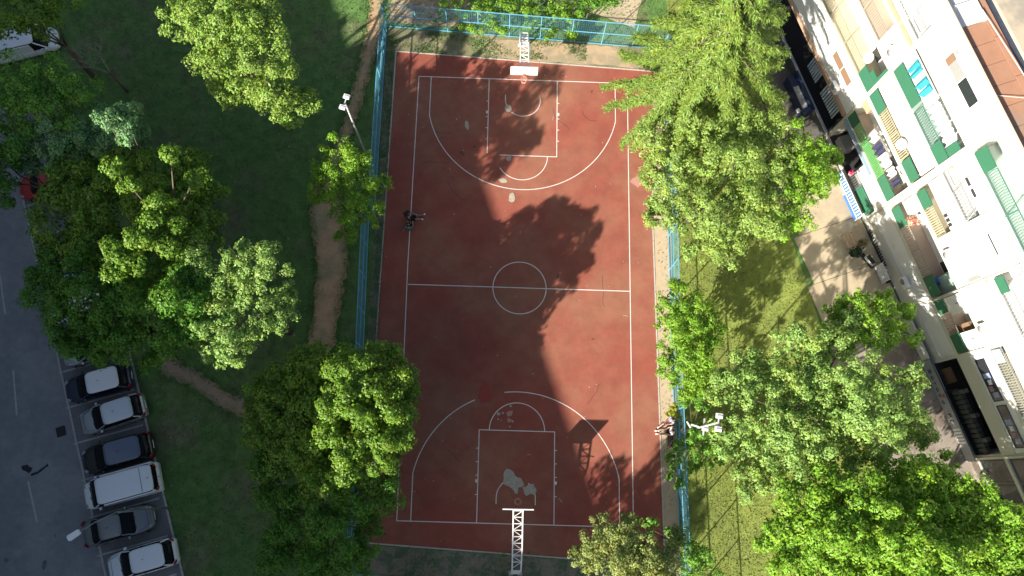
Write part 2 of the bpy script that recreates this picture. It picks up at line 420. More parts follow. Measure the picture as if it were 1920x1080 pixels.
# ================================================================== FENCES
def fence(A, B, label, H=3.0, every=2.35, name='mesh_fence', wire=.005, pitch=.15, leafgap=None, bot=.08):
    A = np.array(A, float); B = np.array(B, float); L = np.linalg.norm(B - A); d = (B - A) / L
    root = empty(name, (A[0], A[1], 0), math.atan2(d[1], d[0]), label=label, cat='fence', group='blue mesh fence runs round the court')
    n = max(1, round(L / every)); st = L / n
    post = MB().box(-.028, .028, -.028, .028, 0, H).mesh('post', m_blue)
    for k in range(n + 1): inst('post', post, root, (k * st, 0, 0))
    for z in (bot, 1.5, H - .03):
        MB().box(0, L, -.022, .022, z - .022, z + .022).build('rail', m_blue, root)
    mb = MB(); w = wire / 2
    x = pitch
    while x < st - .03:
        mb.box(x - w, x + w, -w, w, bot + .03, H - .06); x += pitch
    z = bot + pitch
    while z < H - .08:
        mb.box(.035, st - .035, -w, w, z - w, z + w); z += pitch
    me = mb.mesh('mesh_panel', m_wire)
    for k in range(n):
        inst('mesh_panel', me, root, (k * st, .012 * (1 if k % 2 else -1), 0), kind='stuff')
    return root
fence((-2.53, 3.96), (-2.58, -10.4), 'blue wire mesh fence run along the shaded footpath, from the corner to the small tree')
fence((-2.95, -10.4), (-2.5, -33.9), 'blue mesh fence run stepping out below the small tree, beside the bend of the footpath')
fence((-2.53, 3.96), (17.6, 2.72), 'sunlit blue mesh fence run behind the far hoop with green growth behind it')
fence((17.62, 2.72), (17.72, -21.0), 'blue mesh fence run half hidden by the trees next to the sandy earth strip')
fence((17.72, -21.0), (17.98, -38.0), 'blue mesh fence run behind the two seated people and beside the grass with frame shadows')
fence((-2.5, -33.95), (10.0, -34.5), 'dark blue mesh fence run at the back of the shaded verge behind the near hoop')

# ================================================================== HOOPS
def hoop(x, yboard, ybase, lab, flip):
    s = 1 if flip else -1      # direction from base to board
    root = empty('basketball_hoop', (x, ybase, 0), label=lab, cat='basketball hoop', group='basketball hoops at the two ends of the court')
    W = .28; yb = yboard - ybase
    def F(y): return y
    for sx in (-1, 1):
        MB().bar((sx * W, 0, 0), (sx * W * .95, yb * .12, 2.5), .085).bar((sx * W * .95, yb * .12, 2.5), (sx * W, yb * .45, 3.35), .08).bar((sx * W, yb * .45, 3.35), (sx * W, yb - s * .06, 3.62), .075).build('main_tube', m_white, root)
        MB().bar((sx * W * .95, yb * .12, 2.0), (sx * W, yb * .5, 2.75), .055).bar((sx * W, yb * .5, 2.75), (sx * W, yb - s * .06, 3.02), .055).build('lower_tube', m_white, root)
    n = 9
    for k in range(n):
        t0 = .14 + .84 * k / n; t1 = .14 + .84 * (k + 1) / n
        def top(t):
            return 2.5 + (t - .12) / .33 * .85 if t < .45 else 3.35 + (t - .45) / .55 * .27
        a = 1 if k % 2 else -1
        MB().bar((a * W, yb * t0, top(t0)), (-a * W, yb * t1, top(t1)), .035).build('brace', m_white, root)
        MB().bar((-W, yb * t1, top(t1)), (W, yb * t1, top(t1)), .045).build('cross_bar', m_white, root)
    for k in range(5):
        z = .35 + k * .5; MB().bar((-W, yb * .025 * k, z), (W, yb * .025 * k, z), .04).build('rung', m_white, root)
    bo = MB().box(-.92, .92, yb - .03, yb + .03, 2.9, 3.95).build('backboard', mat('white_board', (.86, .86, .85), .5), root)
    fr = MB(); yf = yb + s * .034
    for (a, b, c, d) in ((-.3, .3, 3.52, 3.56), (-.3, .3, 3.07, 3.11), (-.3, -.26, 3.11, 3.52), (.26, .3, 3.11, 3.52)):
        fr.box(a, b, min(yf, yf + s * .004), max(yf, yf + s * .004), c, d)
    fr.build('target_square', mat('grey_stripe', (.25, .25, .26), .6), bo)
    rc = (0, yb + s * .42, 3.05); R = .225; mb = MB()
    for k in range(24):
        t0, t1 = 2 * math.pi * k / 24, 2 * math.pi * (k + 1) / 24
        mb.bar((R * math.cos(t0), rc[1] + R * math.sin(t0), 3.05), (R * math.cos(t1), rc[1] + R * math.sin(t1), 3.05), .03)
    mb.bar((0, yb + s * .03, 3.05), (0, yb + s * .2, 3.05), .12, .03); mb.bar((-.1, yb + s * .03, 2.98), (-.12, yb + s * .26, 3.05), .02); mb.bar((.1, yb + s * .03, 2.98), (.12, yb + s * .26, 3.05), .02)
    rim = mb.build('rim', m_orange, root)
    net = MB()
    for k in range(12):
        t0 = 2 * math.pi * k / 12
        for sg in (-1, 1):
            p = None
            for j in range(5):
                rr = R * (1 - .11 * j); t = t0 + sg * .26 * j
                q = (rr * math.cos(t), rc[1] + rr * math.sin(t), 3.04 - .1 * j)
                if p: net.bar(p, q, .012, n=3)
                p = q
    net.build('net', mat('white_cord', (.7, .7, .68), .8), root)
    for sx in (-1, 1):
        MB().box(sx * W - .14, sx * W + .14, -.14, .14, 0, .05).build('base_plate', m_conc, root)
    return root
hoop(7.47, -1.12, 2.75, 'sunlit white lattice basketball hoop with orange rim, by the sunlit dirt verge', False)
hoop(7.57, -29.72, -33.7, 'white lattice basketball hoop in the shade whose backboard is seen edge-on from above', True)

# ================================================================== LAMPS
def flood(x, y, H, label, rz, low=False):
    root = empty('floodlight_pole', (x, y, 0), rz, label=label, cat='floodlight')
    MB().bar((0, 0, 0), (0, 0, H), .16, n=12, w2=.09).build('pole', m_galv, root, True)
    MB().bar((-.34, 0, H), (.34, 0, H), .07).build('crossarm', m_galv, root)
    MB().box(-.16, .16, -.16, .16, 0, .04).build('base_plate', m_conc, root)
    def head(cx, cy, cz, nm='lamp_head'):
        h = MB().box(cx - .14, cx + .14, cy - .19, cy + .19, cz, cz + .13).build(nm, m_white, root, bevel=.02)
        MB().box(cx - .1, cx + .1, cy - .15, cy + .15, cz - .02, cz - .002).build('lens', mat('lamp_glass', (.5, .52, .55), .15), h)
        MB().box(cx - .03, cx + .03, cy - .14, cy + .14, cz + .131, cz + .165).build('heat_sink', m_galv, h)
    head(-.36, 0, H + .02); head(.36, 0, H + .02)
    if low:
        zz = 5.2
        MB().bar((-.5, -.1, zz), (.5, -.1, zz), .09).build('lower_crossarm', m_galv, root)
        for cx, cy, cz in ((-.1, -.15, zz + .1),): head(cx, cy, cz, 'lower_lamp_head')
        MB().bar((0, 0, zz - .6), (.1, .5, zz - .75), .08).bar((-.1, .5, zz - .75), (.25, .75, zz - .8), .07).build('bracket', m_white, root)
    return root
flood(-3.3, -6.35, 8.75, 'slim white floodlight pole with two box heads beside the small tree', 1.3)
flood(18.3, -24.75, 8.8, 'sunlit white floodlight pole with a lower lamp cluster, behind the seated people', 1.45, True)
sl_ = empty('street_lamp', (-14.35, -30.15, 0), 0, label='curved street lamp with a flat white head reaching over the grey parked car', cat='street lamp')
hd = at(140, 1003, 8.3); hx, hy = hd[0] + 14.35, hd[1] + 30.15
MB().bar((0, 0, 0), (0, 0, 7.4), .16, n=10, w2=.1).bar((0, 0, 7.4), (hx * .45, hy * .45, 8.2), .09, n=8).bar((hx * .45, hy * .45, 8.2), (hx * .85, hy * .85, 8.36), .07, n=8).build('pole', mat('dull_steel', (.22, .23, .22), .6, metal=.2), sl_, True)
a_ = math.atan2(hy, hx)
hdm = MB().prism([(-.34, -.09), (-.28, -.15), (.3, -.17), (.36, -.1), (.36, .1), (.3, .17), (-.28, .15), (-.34, .09)], 8.3, 8.42).build('lamp_head', m_white, sl_)
for v in hdm.data.vertices:
    x_, y_ = v.co.x, v.co.y; v.co.x = hx + x_ * math.cos(a_) - y_ * math.sin(a_); v.co.y = hy + x_ * math.sin(a_) + y_ * math.cos(a_)
MB().box(hx - .12, hx + .12, hy - .1, hy + .1, 8.27, 8.298).build('lens', mat('lamp_glass', (.5, .52, .55), .15), hdm)
# ================================================================== APARTMENT BLOCK
m_cream = mat('cream_render', (.66, .64, .56), .85, var=.05, vscale=.6, col2=(.68, .64, .54), c2scale=.35, c2lo=.5, c2hi=.75, bump=.1, bscale=30)
m_wpan = mat('white_render', (.80, .80, .78), .8, var=.05, vscale=.8, col2=(.66, .65, .60), c2scale=.6, c2lo=.55, c2hi=.75)
m_green = mat('green_panel', (.04, .165, .095), .6, var=.08, vscale=2)
m_greenrail = mat('green_slat', (.12, .38, .12), .6, var=.1, vscale=3)
m_olive = mat('olive_slat', (.40, .37, .25), .7, var=.08)
m_yel = mat('ochre_floor_tile', (.66, .58, .40), .7, var=.1, vscale=5)
m_peach = mat('peach_floor_tile', (.55, .43, .34), .7, var=.1, vscale=5)
m_rail = mat('taupe_rail', (.36, .34, .26), .6)
m_railg = mat('grey_rail', (.30, .32, .32), .5)
m_terra = mat('terracotta_coping', (.50, .33, .21), .8, var=.08)
m_roof = mat('brown_roof_sheet', (.42, .22, .135), .75, var=.10, vscale=1.2, col2=(.34, .24, .17), c2scale=.5, c2lo=.5, c2hi=.7)
m_gravelroof = mat('beige_roof_screed', (.52, .44, .32), .95, var=.1, vscale=.8, col2=(.35, .31, .25), c2scale=.25, bump=.2)
m_gut = mat('dark_blue_gutter', (.035, .05, .08), .6, var=.3, vscale=4)
m_glass = mat('window_glass', (.03, .035, .04), .08, spec=.8)
m_gglass = mat('pale_green_glass', (.40, .52, .46), .15, spec=.8)
m_brown = mat('brown_roller_blind', (.25, .15, .09), .7)
m_greyblind = mat('grey_blind', (.30, .30, .29), .7, var=.1)
m_navyc = mat('navy_cloth', (.035, .04, .09), .9)
m_whitec = mat('white_cloth', (.82, .82, .84), .9)
m_tealc = mat('turquoise_cloth', (.03, .30, .38), .8, var=.2, vscale=5)
m_bluep = mat('blue_panel', (.06, .19, .55), .5)
m_navyp = mat('navy_metal', (.010, .022, .06), .5)  # navy deepened so the colour holds the cedar's shade on the stall
m_cont = mat('charcoal_shutter', (.08, .085, .08), .6, var=.2, vscale=2)

FO = 26.05
bang = math.atan2(UD[1], UD[0])
bl = empty('apartment_block', un(0, FO), bang, label='cream and white apartment block with balconies beyond the trees, brown sheet roof edge', cat='building')
U0, U1 = -8.0, 52.0
FL = [.42, 3.58, 6.75, 9.92, 13.05, 16.0]
DEP = 1.45
def bx(name, m, *boxes, parent=None, **k):
    mb = MB()
    for b in boxes: mb.box(*b)
    return mb.build(name, m, parent or bl, **k)
bx('core_wall', m_wpan, (U0, U1, DEP, 12.0, 0, 15.7))
for i, z in enumerate(FL):
    if i == 0: bx('floor_slab', m_cream, (U0, U1, .0, DEP - .002, 0, z))
    elif i < 5: bx('floor_slab', m_cream, (U0, U1, .0, DEP - .002, z - .34, z))
    else: bx('floor_slab', m_cream, (U0, U1, .0, DEP - .002, 15.36, 15.7))
bx('parapet', m_wpan, (U0, U1, -.02, .20, 15.7, 16.05))
bx('parapet_coping', mat('coping', (.78, .62, .45), .7), (U0, U1, .20, .30, 15.7, 16.09))
PIERS = [(13.5, 13.74), (20.0, 20.42), (26.85, 27.0), (30.6, 30.78), (37.05, 37.35), (43.7, 44.0)]
for a, b in PIERS:
    for k in range(5):
        z0 = FL[k] ; z1 = (FL[k + 1] - .34) if k < 4 else 15.36
        bx('pier', m_cream, (a, b, .003, DEP - .004, z0, z1))
BX = [(U0, 13.5), (13.74, 20.0), (20.42, 26.85), (27.0, 30.6), (30.78, 37.05), (37.35, 43.7), (44.0, U1)]
def zc(k): return (FL[k + 1] - .34) if k < 4 else 15.36
def wall(u0, u1, k, z0=None, z1=None, m=None, dep=(.0, .16), name='wall_panel', proud=0.0):
    z0 = FL[k] if z0 is None else z0; z1 = zc(k) if z1 is None else z1
    return bx(name, m or m_wpan, (u0, u1, dep[0] - proud, dep[1], z0 + .001, z1 - .001))
def floor(u0, u1, k, m): bx('floor_tiles', m, (u0, u1, .06, DEP - .01, FL[k] + .002, FL[k] + .012))
def rail(u0, u1, k, m=None, pitch=.145, h=1.08, bw=.022, posts=2.0, zb=.08, mid=False):
    m = m or m_rail; z = FL[k]; mb = MB()
    r = empty('balcony_rail'); r.parent = bl
    fr = MB().box(u0, u1, -.02, .02, z + h - .04, z + h).box(u0, u1, -.018, .018, z + zb, z + zb + .03)
    if mid: fr.box(u0, u1, -.018, .018, z + h * .5, z + h * .5 + .03)
    n = max(1, round((u1 - u0) / posts))
    for i in range(n + 1):
        u = u0 + (u1 - u0) * i / n; fr.box(max(u0, u - .03), min(u1, u + .03), -.024, .024, z, z + h - .04)
    fr.build('rail_frame', m, r)
    u = u0 + pitch
    while u < u1 - .04:
        mb.box(u - bw / 2, u + bw / 2, -.011, .011, z + zb + .03, z + h - .04); u += pitch
    mb.build('balusters', m, r, kind='stuff')
    return r
def frame_rail(u0, u1, k, m=None, h=1.08):   # rectangle-in-rectangle motif
    m = m or m_railg; z = FL[k]; a, b, c, d = u0 + .18, u1 - .18, z + .22, z + h - .18; w = .025
    bx('rail_frame', m, (u0, u1, -.02, .02, z + h - .035, z + h), (u0, u1, -.019, .019, z + .06, z + .09), (u0, u0 + .03, -.018, .018, z + .09, z + h - .035), (u1 - .03, u1, -.018, .018, z + .09, z + h - .035),
       (a, b, -.014, .014, d, d + w), (a, b, -.014, .014, c, c + w), (a, a + w, -.013, .013, c + w, d), (b - w, b, -.013, .013, c + w, d),
       ((u0 + u1) / 2 - .012, (u0 + u1) / 2 + .012, -.012, .012, d + w, z + h - .035), ((u0 + u1) / 2 - .012, (u0 + u1) / 2 + .012, -.012, .012, z + .09, c),)
def gpanel(u0, u1, z0, z1, m=None, dep=(-.03, .02), name='balcony_panel'): return bx(name, m or m_green, (u0, u1, dep[0], dep[1], z0, z1))
def window(u0, u1, z0, z1, fm, gm, dep=.0, name='window', mull=1, split=None, fw=.05):
    mb = MB(); y0, y1 = dep - .035, dep - .003
    mb.box(u0, u1, y0, y1, z0, z0 + fw).box(u0, u1, y0, y1, z1 - fw, z1).box(u0, u0 + fw, y0, y1, z0 + fw, z1 - fw).box(u1 - fw, u1, y0, y1, z0 + fw, z1 - fw)
    for i in range(1, mull):
        u = u0 + (u1 - u0) * i / mull; mb.box(u - .03, u + .03, y0, y1, z0 + fw, z1 - fw)
    w_ = mb.build(name, fm, bl)
    edges = [u0 + fw] + [u0 + (u1 - u0) * i / mull for i in range(1, mull)] + [u1 - fw]
    for i in range(mull):
        a = edges[i] + (.03 if i else 0); b = edges[i + 1] - (.03 if i < mull - 1 else 0)
        MB().box(a, b, dep - .016, dep - .004, z0 + fw, z1 - fw).build('pane', gm if not isinstance(gm, list) else gm[i], w_)
    return w_
def backwin(u0, u1, k, m=m_glass, z0=.9, z1=2.2, mull=2): window(u0, u1, FL[k] + z0, FL[k] + z1, m_white, m, dep=DEP - .005, mull=mull)
def backdoor(u0, u1, k, m=m_glass): window(u0, u1, FL[k] + .03, FL[k] + 2.15, m_white, m, dep=DEP - .005, mull=1, name='balcony_door')

# ---- first long bay
wall(U0, 13.5, 1)
window(9.75, 12.2, 5.02, 5.82, m_white, [m_brown, m_brown], mull=2, fw=.04)
for u in (9.8, 11.1):
    pass
window(3.0, 5.0, 5.0, 5.9, m_white, m_brown, mull=2)
bx('terracotta_ledge', m_terra, (U0, 13.49, -.16, -.001, 3.30, 3.62))
wall(U0, 5.5, 2); floor(5.5, 13.5, 2, m_yel)
rail(5.5, 12.1, 2, m_rail, .15); gpanel(12.12, 13.49, FL[2] + .02, FL[2] + 1.1)
bx('side_screen', m_green, (13.30, 13.49, -.03, .35, FL[2] + 1.1, 9.55))
gpanel(12.7, 13.29, FL[2] + 1.12, FL[2] + 1.6)
backwin(8.2, 10.4, 2); backdoor(11, 11.9, 2)
bx('rail_cream_strip', m_olive, (5.5, 12.1, -.05, -.026, FL[2] - .05, FL[2] + .1))
wall(11.7, 13.5, 3, m=m_cream); window(12.42, 13.14, 11.42, 11.86, m_white, m_gglass, mull=1, fw=.06)
wall(U0, 3, 3); floor(3, 11.7, 3, m_peach); rail(3, 11.68, 3, m_rail, .15, h=1.2); backwin(6.5, 9.0, 3)
bx('terracotta_band', m_terra, (U0, 13.45, -.10, -.001, 12.36, 12.66)); bx('band_joint', m_cream, (12.0, 12.06, -.11, -.002, 12.34, 12.68))
floor(4, 13.5, 4, m_wpan); wall(U0, 4, 4); frame_rail(12.2, 13.48, 4); rail(4, 12.18, 4, mat('pale_rail', (.62, .62, .58), .5), .2)
backwin(8, 10.5, 4, m_whitec)
wall(6.5, 13.5, 4, z0=FL[4] + 1.45, m=m_wpan, dep=(.05, .12), name='glazed_screen')
# ground floor shop front with slatted blinds
bx('shop_recess', m_dark, (U0 + .1, 13.49, DEP - .08, DEP - .01, FL[0] + .01, 3.2), (U0 + .1, 13.49, .05, DEP - .09, FL[0] + .006, FL[0] + .02))
for a, b in ((8.7, 10.2), (10.9, 13.1)):
    z = 1.75
    bb_ = empty('slatted_blind'); bb_.parent = bl
    for j in range(int((b - a) / .21)):
        bx('slat', mat('pale_blue_slat', (.42, .50, .60), .5), (a + j * .21, a + j * .21 + .13, -.02, .01, z, z + 1.3), parent=bb_)
    bx('blind_box', m_cont, (a, b, -.03, .012, z + 1.31, z + 1.42), parent=bb_)
bx('shop_parapet', m_cont, (U0, 13.5, -.42, -.30, 0, .98)); bx('parapet_cap', m_galv, (U0, 13.5, -.45, -.27, .981, 1.05))
# ---- second bay
a, b = BX[1]
bx('shop_recess', m_dark, (a + .01, 16.9, DEP - .08, DEP - .01, FL[0] + .01, 3.2), (a + .01, 16.9, .05, DEP - .09, FL[0] + .006, FL[0] + .02))
wall(17.0, b, 0, z0=1.75, m=m_wpan, dep=(.03, .1)); gpanel(18.05, 19.9, .46, 1.68); rail(17.0, 18.0, 0, m_railg, .17, h=1.25)
bx('awning_edge', mat('steel_blue', (.30, .38, .46), .5), (a, 17.9, -.20, -.02, 3.24, 3.40)); bx('counter', m_greyblind, (14.2, 15.3, .2, .9, .5, 1.3))
floor(a, b, 1, m_peach); rail(a, 18.35, 1, m_greenrail, .12, bw=.075, h=1.1); gpanel(a + .05, 14.6, FL[1] + .02, FL[1] + 1.1); gpanel(18.4, b - .02, FL[1] + .03, FL[1] + 1.1)
backwin(14.5, 16.5, 1); backdoor(17.2, 18.1, 1)
bx('terracotta_side', m_terra, (13.76, 14.5, .06, .7, 5.6, 6.35))
floor(a, b, 2, m_yel); gpanel(a + .05, 15.15, FL[2] + .05, FL[2] + 1.12); rail(15.18, 18.4, 2, m_olive, .15, bw=.07); gpanel(18.5, 19.92, FL[2] + .08, FL[2] + 1.08)
wall(a + .1, b - .1, 2, z0=FL[2] + 1.2, m=m_wpan, dep=(.04, .10), name='glazed_screen')
floor(a, b, 3, m_gglass); gpanel(a + .05, 16.3, FL[3] + .1, FL[3] + 1.18)
rail(16.6, 18.9, 3, mat('sea_green_rail', (.06, .20, .16), .5), .15, bw=.03); gpanel(18.9, b - .03, FL[3] + .05, FL[3] + 1.12)
bx('side_screen', m_green, (19.45, 19.98, -.02, .02, FL[3] + 1.2, 12.3)); backwin(14.4, 16.2, 3)
window(a + .05, 16.9, 11.16, 12.5, m_white, m_gglass, dep=.06, mull=3, name='balcony_glazing')
wall(a, b, 4)
window(15.44, 18.48, 14.30, 15.20, m_white, [m_greyblind, m_glass], mull=2, fw=.03); gpanel(15.5, 15.9, 14.36, 15.15, m_brown, (-.05, -.037), 'blind'); bx('window_side_box', m_greyblind, (15.5, 15.75, -.02, .0, 15.25, 15.5))
# ---- third bay
a, b = BX[2]
wall(a, b, 0, z0=FL[0], z1=1.36, m=m_cream); wall(a, b, 0, z0=1.37, m=m_wpan, dep=(.08, .16))
floor(a, b, 1, m_peach); gpanel(20.6, 21.95, FL[1] + .06, FL[1] + 1.05); rail(21.98, 25.3, 1, m_rail, .15, bw=.03, mid=False); gpanel(25.4, 26.75, FL[1] + .03, FL[1] + 1.1)
bx('end_glazing', m_gglass, (20.5, 21.6, .3, .33, FL[1] + 1.0, 6.3)); bx('end_glazing', m_gglass, (25.7, 26.8, .6, .63, FL[1] + .2, 5.9)); backwin(22.6, 24.5, 1); backdoor(24.8, 25.6, 1)
bx('brown_curtain', m_brown, (25.7, 26.5, 1.2, 1.26, FL[1] + .1, 5.9))
floor(20.5, 23.6, 2, m_yel); gpanel(20.62, 21.75, FL[2] + .12, FL[2] + 1.12); rail(21.8, 23.6, 2, m_olive, .15, bw=.09); wall(23.65, b, 2, m=m_cream)
for i in range(3): bx('vent_slot', m_dark, (22.6 + i * .3, 22.8 + i * .3, -.005, .03, 8.35, 8.65))
wall(20.5, 23.6, 2, z0=FL[2] + 1.5, m=m_wpan, dep=(.05, .12))
bx('recess_panel', mat('pale_grey_render', (.70, .69, .65), .85), (24.0, 25.5, -.03, -.002, 7.8, 9.15)); bx('white_box', m_wpan, (25.55, 26.6, -.10, -.002, 7.75, 9.05)); bx('vent_strip', m_greyblind, (26.55, 26.8, -.12, -.003, 7.9, 9.0))
floor(20.5, 23.6, 3, m_wpan); frame_rail(20.5, 21.8, 3); rail(21.85, 23.55, 3, m_railg, .2, bw=.03)
wall(20.45, 23.6, 3, z0=FL[3] + 1.3, m=m_wpan, dep=(.05, .12))
for u in (21.45, 22.15): bx('dark_slot', m_dark, (u, u + .5, .03, .048, 11.44, 11.68))
wall(23.65, b, 3, m=m_cream); bx('white_panel', m_wpan, (23.72, 24.5, -.04, -.002, 9.98, 12.15), (24.55, 26.1, -.05, -.002, 9.98, 12.2), (26.12, 26.8, -.045, -.002, 10.0, 12.1))
bx('panel_joint', m_greyblind, (24.50, 24.54, -.05, -.003, 9.98, 12.15), (24.6, 26.8, -.056, -.051, 11.1, 11.13)); bx('dark_slot', m_dark, (24.75, 26.0, -.06, -.052, 11.2, 11.32))
floor(20.5, 26.8, 4, m_gglass); gpanel(20.6, 21.85, FL[4] + .05, FL[4] + 1.15); rail(21.9, 26.8, 4, mat('sea_green_rail', (.06, .20, .16), .5), .15, bw=.025, h=1.15); backwin(22.4, 24.2, 4, m_gglass); bx('end_glazing', m_gglass, (20.5, 21.8, .5, .53, 14.4, 15.3))
# ---- fourth bay
a, b = BX[3]
wall(a, b, 0, z0=FL[0], z1=1.36, m=m_cream); wall(a, b, 0, z0=1.37, m=m_wpan, dep=(.08, .16))
floor(a, b, 1, m_peach); gpanel(27.05, 27.95, FL[1] + .03, FL[1] + 1.05); rail(27.98, 29.3, 1, m_rail, .13, bw=.03); gpanel(29.35, 30.5, FL[1] + .03, FL[1] + 1.08)
bx('privacy_screen', m_wpan, (27.1, 28.2, .03, .06, FL[1] + 1.15, 6.3)); bx('privacy_screen', m_wpan, (29.4, 30.55, .03, .06, FL[1] + 1.12, 6.3)); bx('brown_curtain', m_brown, (28.9, 29.4, .5, 1.1, FL[1] + .1, 5.2)); bx('handle', m_dark, (27.6, 27.64, .0, .028, 5.6, 5.9), (29.9, 29.94, .0, .028, 5.5, 5.8))
wall(a, b, 2, m=m_cream); bx('recess_panel', MATS['pale_grey_render'], (27.6, 29.2, -.03, -.002, 7.7, 9.0)); bx('white_box', m_wpan, (29.25, 30.4, -.08, -.002, 7.6, 8.9)); bx('mesh_vent', m_olive, (26.86, 27.2, -.02, .001, 9.15, 9.4))
floor(a, b, 3, m_wpan); gpanel(27.1, 28.05, FL[3] + .05, FL[3] + .85); rail(28.1, 30.5, 3, m_railg, .2, bw=.03); wall(a, b, 3, z0=FL[3] + 1.4, m=m_wpan, dep=(.05, .12))
floor(a, b, 4, m_gglass); gpanel(27.0, 28.3, FL[4] + .05, FL[4] + 1.15); rail(28.3, b, 4, m_railg, .15)
# ---- fifth bay
a, b = BX[4]
bx('shop_recess', m_dark, (a + .01, b - .01, DEP - .08, DEP - .01, FL[0] + .01, 3.2), (a + .01, b - .01, .05, DEP - .09, FL[0] + .006, FL[0] + .02))
for j in range(13): bx('shutter_bar', m_cont, (a + 2.0 + j * .32, a + 2.26 + j * .32, .02, .30, 1.0, 1.9 if j % 5 else 2.4))
bx('shelf', m_brown, (a + .5, a + 1.5, .3, .7, .44, 1.0))
rail(a + 1.9, b, 0, m_cont, .16, h=1.4)
wall(a, b, 1, z0=FL[1], z1=4.62, m=m_cream); wall(a, b, 1, z0=4.62, m=m_wpan, dep=(.05, .16))
for w0, w1 in ((31.2, 33.85), (34.1, 36.75)):
    ww = window(w0, w1, 4.86, 5.82, mat('navy_frame', (.02, .02, .05), .5), m_glass, dep=.05, fw=.06)
    for q in range(4):
        bx('reflected_print', mat(f'print{q % 3}', [(.30, .36, .62), (.62, .66, .80), (.34, .20, .26)][q % 3], .5), (w0 + .9 + q * .4, w0 + 1.22 + q * .4, .028, .033, 4.98 + (q % 2) * .15, 5.62 - (q % 3) * .12), parent=ww)  # reflections put in as flat coloured patches on the pane
floor(a, b, 2, m_olive); rail(a, b, 2, m_railg, .15, bw=.04); wall(a, b, 2, z0=FL[2] + 1.25, m=m_wpan, dep=(.05, .12)); gpanel(a + .1, a + .9, FL[2] + .2, FL[2] + .95, mat('pale_blue_cloth', (.45, .62, .74), .8), (-.045, -.03), 'hung_towel')
for k in (3, 4): floor(a, b, k, m_wpan); rail(a, b, k, m_railg, .15); wall(a, b, k, z0=FL[k] + 1.3, m=m_wpan, dep=(.05, .12))
# ---- sixth and last bays
for a, b in (BX[5], BX[6]):
    for k in range(5):
        wall(a, b, k, m=mat('shade_grey_render', (.22, .21, .18), .85, var=.15), dep=(.1, .2))  # wall and window frames coloured dark to stand in for tree shade
        n = 4
        for j in range(n):
            w0 = a + (b - a) * j / n + .08; w1 = a + (b - a) * (j + 1) / n - .08
            window(w0, w1, FL[k] + .15, zc(k) - .12, m_cont, mat('dark_green_glass', (.02, .035, .03), .12, spec=.8), dep=.095, fw=.06)
for u, z0, z1 in ((13.62, .5, 15.6), (20.2, .5, 15.6), (26.92, 3.6, 15.6), (37.2, .5, 15.6)):
    MB().bar((u, -.05, z0), (u, -.05, z1), .07, n=8).build('drainpipe', m_cream, bl, True)
for u, z in ((3, 6.5), (12.9, 9.7), (23.9, 9.3), (25.2, 12.6), (29.9, 12.7), (36.0, 6.2)):
    MB().bar((u, -.012, z), (u + 2.2, -.012, z - .25), .018).bar((u + 2.2, -.012, z - .25), (u + 2.3, -.012, z - 1.6), .018).build('cable', m_dark, bl)
# fascia with the shop name
fs = bx('sign_fascia', mat('grey_fascia', (.36, .37, .36), .85, var=.1), (30.4, 37.3, -.47, -.42, 0.02, 1.02))
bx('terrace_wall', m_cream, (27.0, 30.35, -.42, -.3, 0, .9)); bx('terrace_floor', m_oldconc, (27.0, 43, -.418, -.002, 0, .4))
def text(s, size, loc, rot, m, parent, name='lettering'):
    cu = bpy.data.curves.new(name, 'FONT'); cu.body = s; cu.size = size; cu.extrude = .006; cu.offset = .006
    t = bpy.data.objects.new(name, cu); COL.objects.link(t); dg = bpy.context.evaluated_depsgraph_get(); dg.update()
    me = bpy.data.meshes.new_from_object(t.evaluated_get(dg)); bpy.data.objects.remove(t)
    me.materials.clear(); me.materials.append(m); o = bpy.data.objects.new(name, me); COL.objects.link(o); o.parent = parent
    o.location = loc; o.rotation_euler = rot; return o
x = 31.0
for ch, st in zip('Borovo PI', (.42, .42, .36, .42, .42, .55, .30, .42, .2)):
    if ch != ' ': text(ch, .52, (x, -.478, .33), (math.pi / 2, 0, 0), m_black, fs, 'letter')
    x += st + .02
bx('red_mark', m_red, (32.75, 33.0, -.482, -.4715, .72, .92), parent=fs)
for j in range(5): bx('white_bar', m_wpan, (35.1 + j * .22, 35.22 + j * .22, -.484, -.4715, .1, .9), parent=fs)
# roof
rf = empty('roof'); rf.parent = bl
RL = 1.18
u = 14.6
while u < U1 - .1:
    u2 = min(u + RL, U1)
    bx('roof_sheet', m_roof, (u + .012, u2 - .012, .31, 1.92, 15.70, 15.78), parent=rf); u = u2
u = U0
while u < U1 - .1:
    u2 = min(u + 2.36, U1); bx('ridge_sheet', m_roof, (u + .012, u2 - .012, 1.94, 2.42, 15.70, 15.80), parent=rf); u = u2
bx('white_roof_pan', m_wpan, (U0, 14.55, .31, 1.85, 15.70, 15.76), parent=rf)
for u in (6, 8.5, 11, 13.3): bx('pan_rib', m_wpan, (u, u + .06, .31, 1.9, 15.761, 15.86), parent=rf)
bx('pan_edge', m_wpan, (U0, 14.6, 1.851, 1.93, 15.70, 15.92), parent=rf)
bx('gutter', m_gut, (U0, U1, 2.43, 2.82, 15.70, 15.73), parent=rf)
bx('roof_deck', m_gravelroof, (U0, U1, 2.83, 12, 15.701, 15.93), parent=rf)
MB().bar((14.0, 1.9, 15.95), (19.5, 2.4, 15.95), .03).bar((19.5, 2.4, 15.95), (30, 2.25, 15.95), .03).bar((18.6, .4, 15.86), (19.6, 2.5, 15.96), .02).build('lightning_wire', m_white, rf)
bx('stair_hut', m_cream, (2, 6.5, 5, 9, 15.94, 18.2), parent=rf)

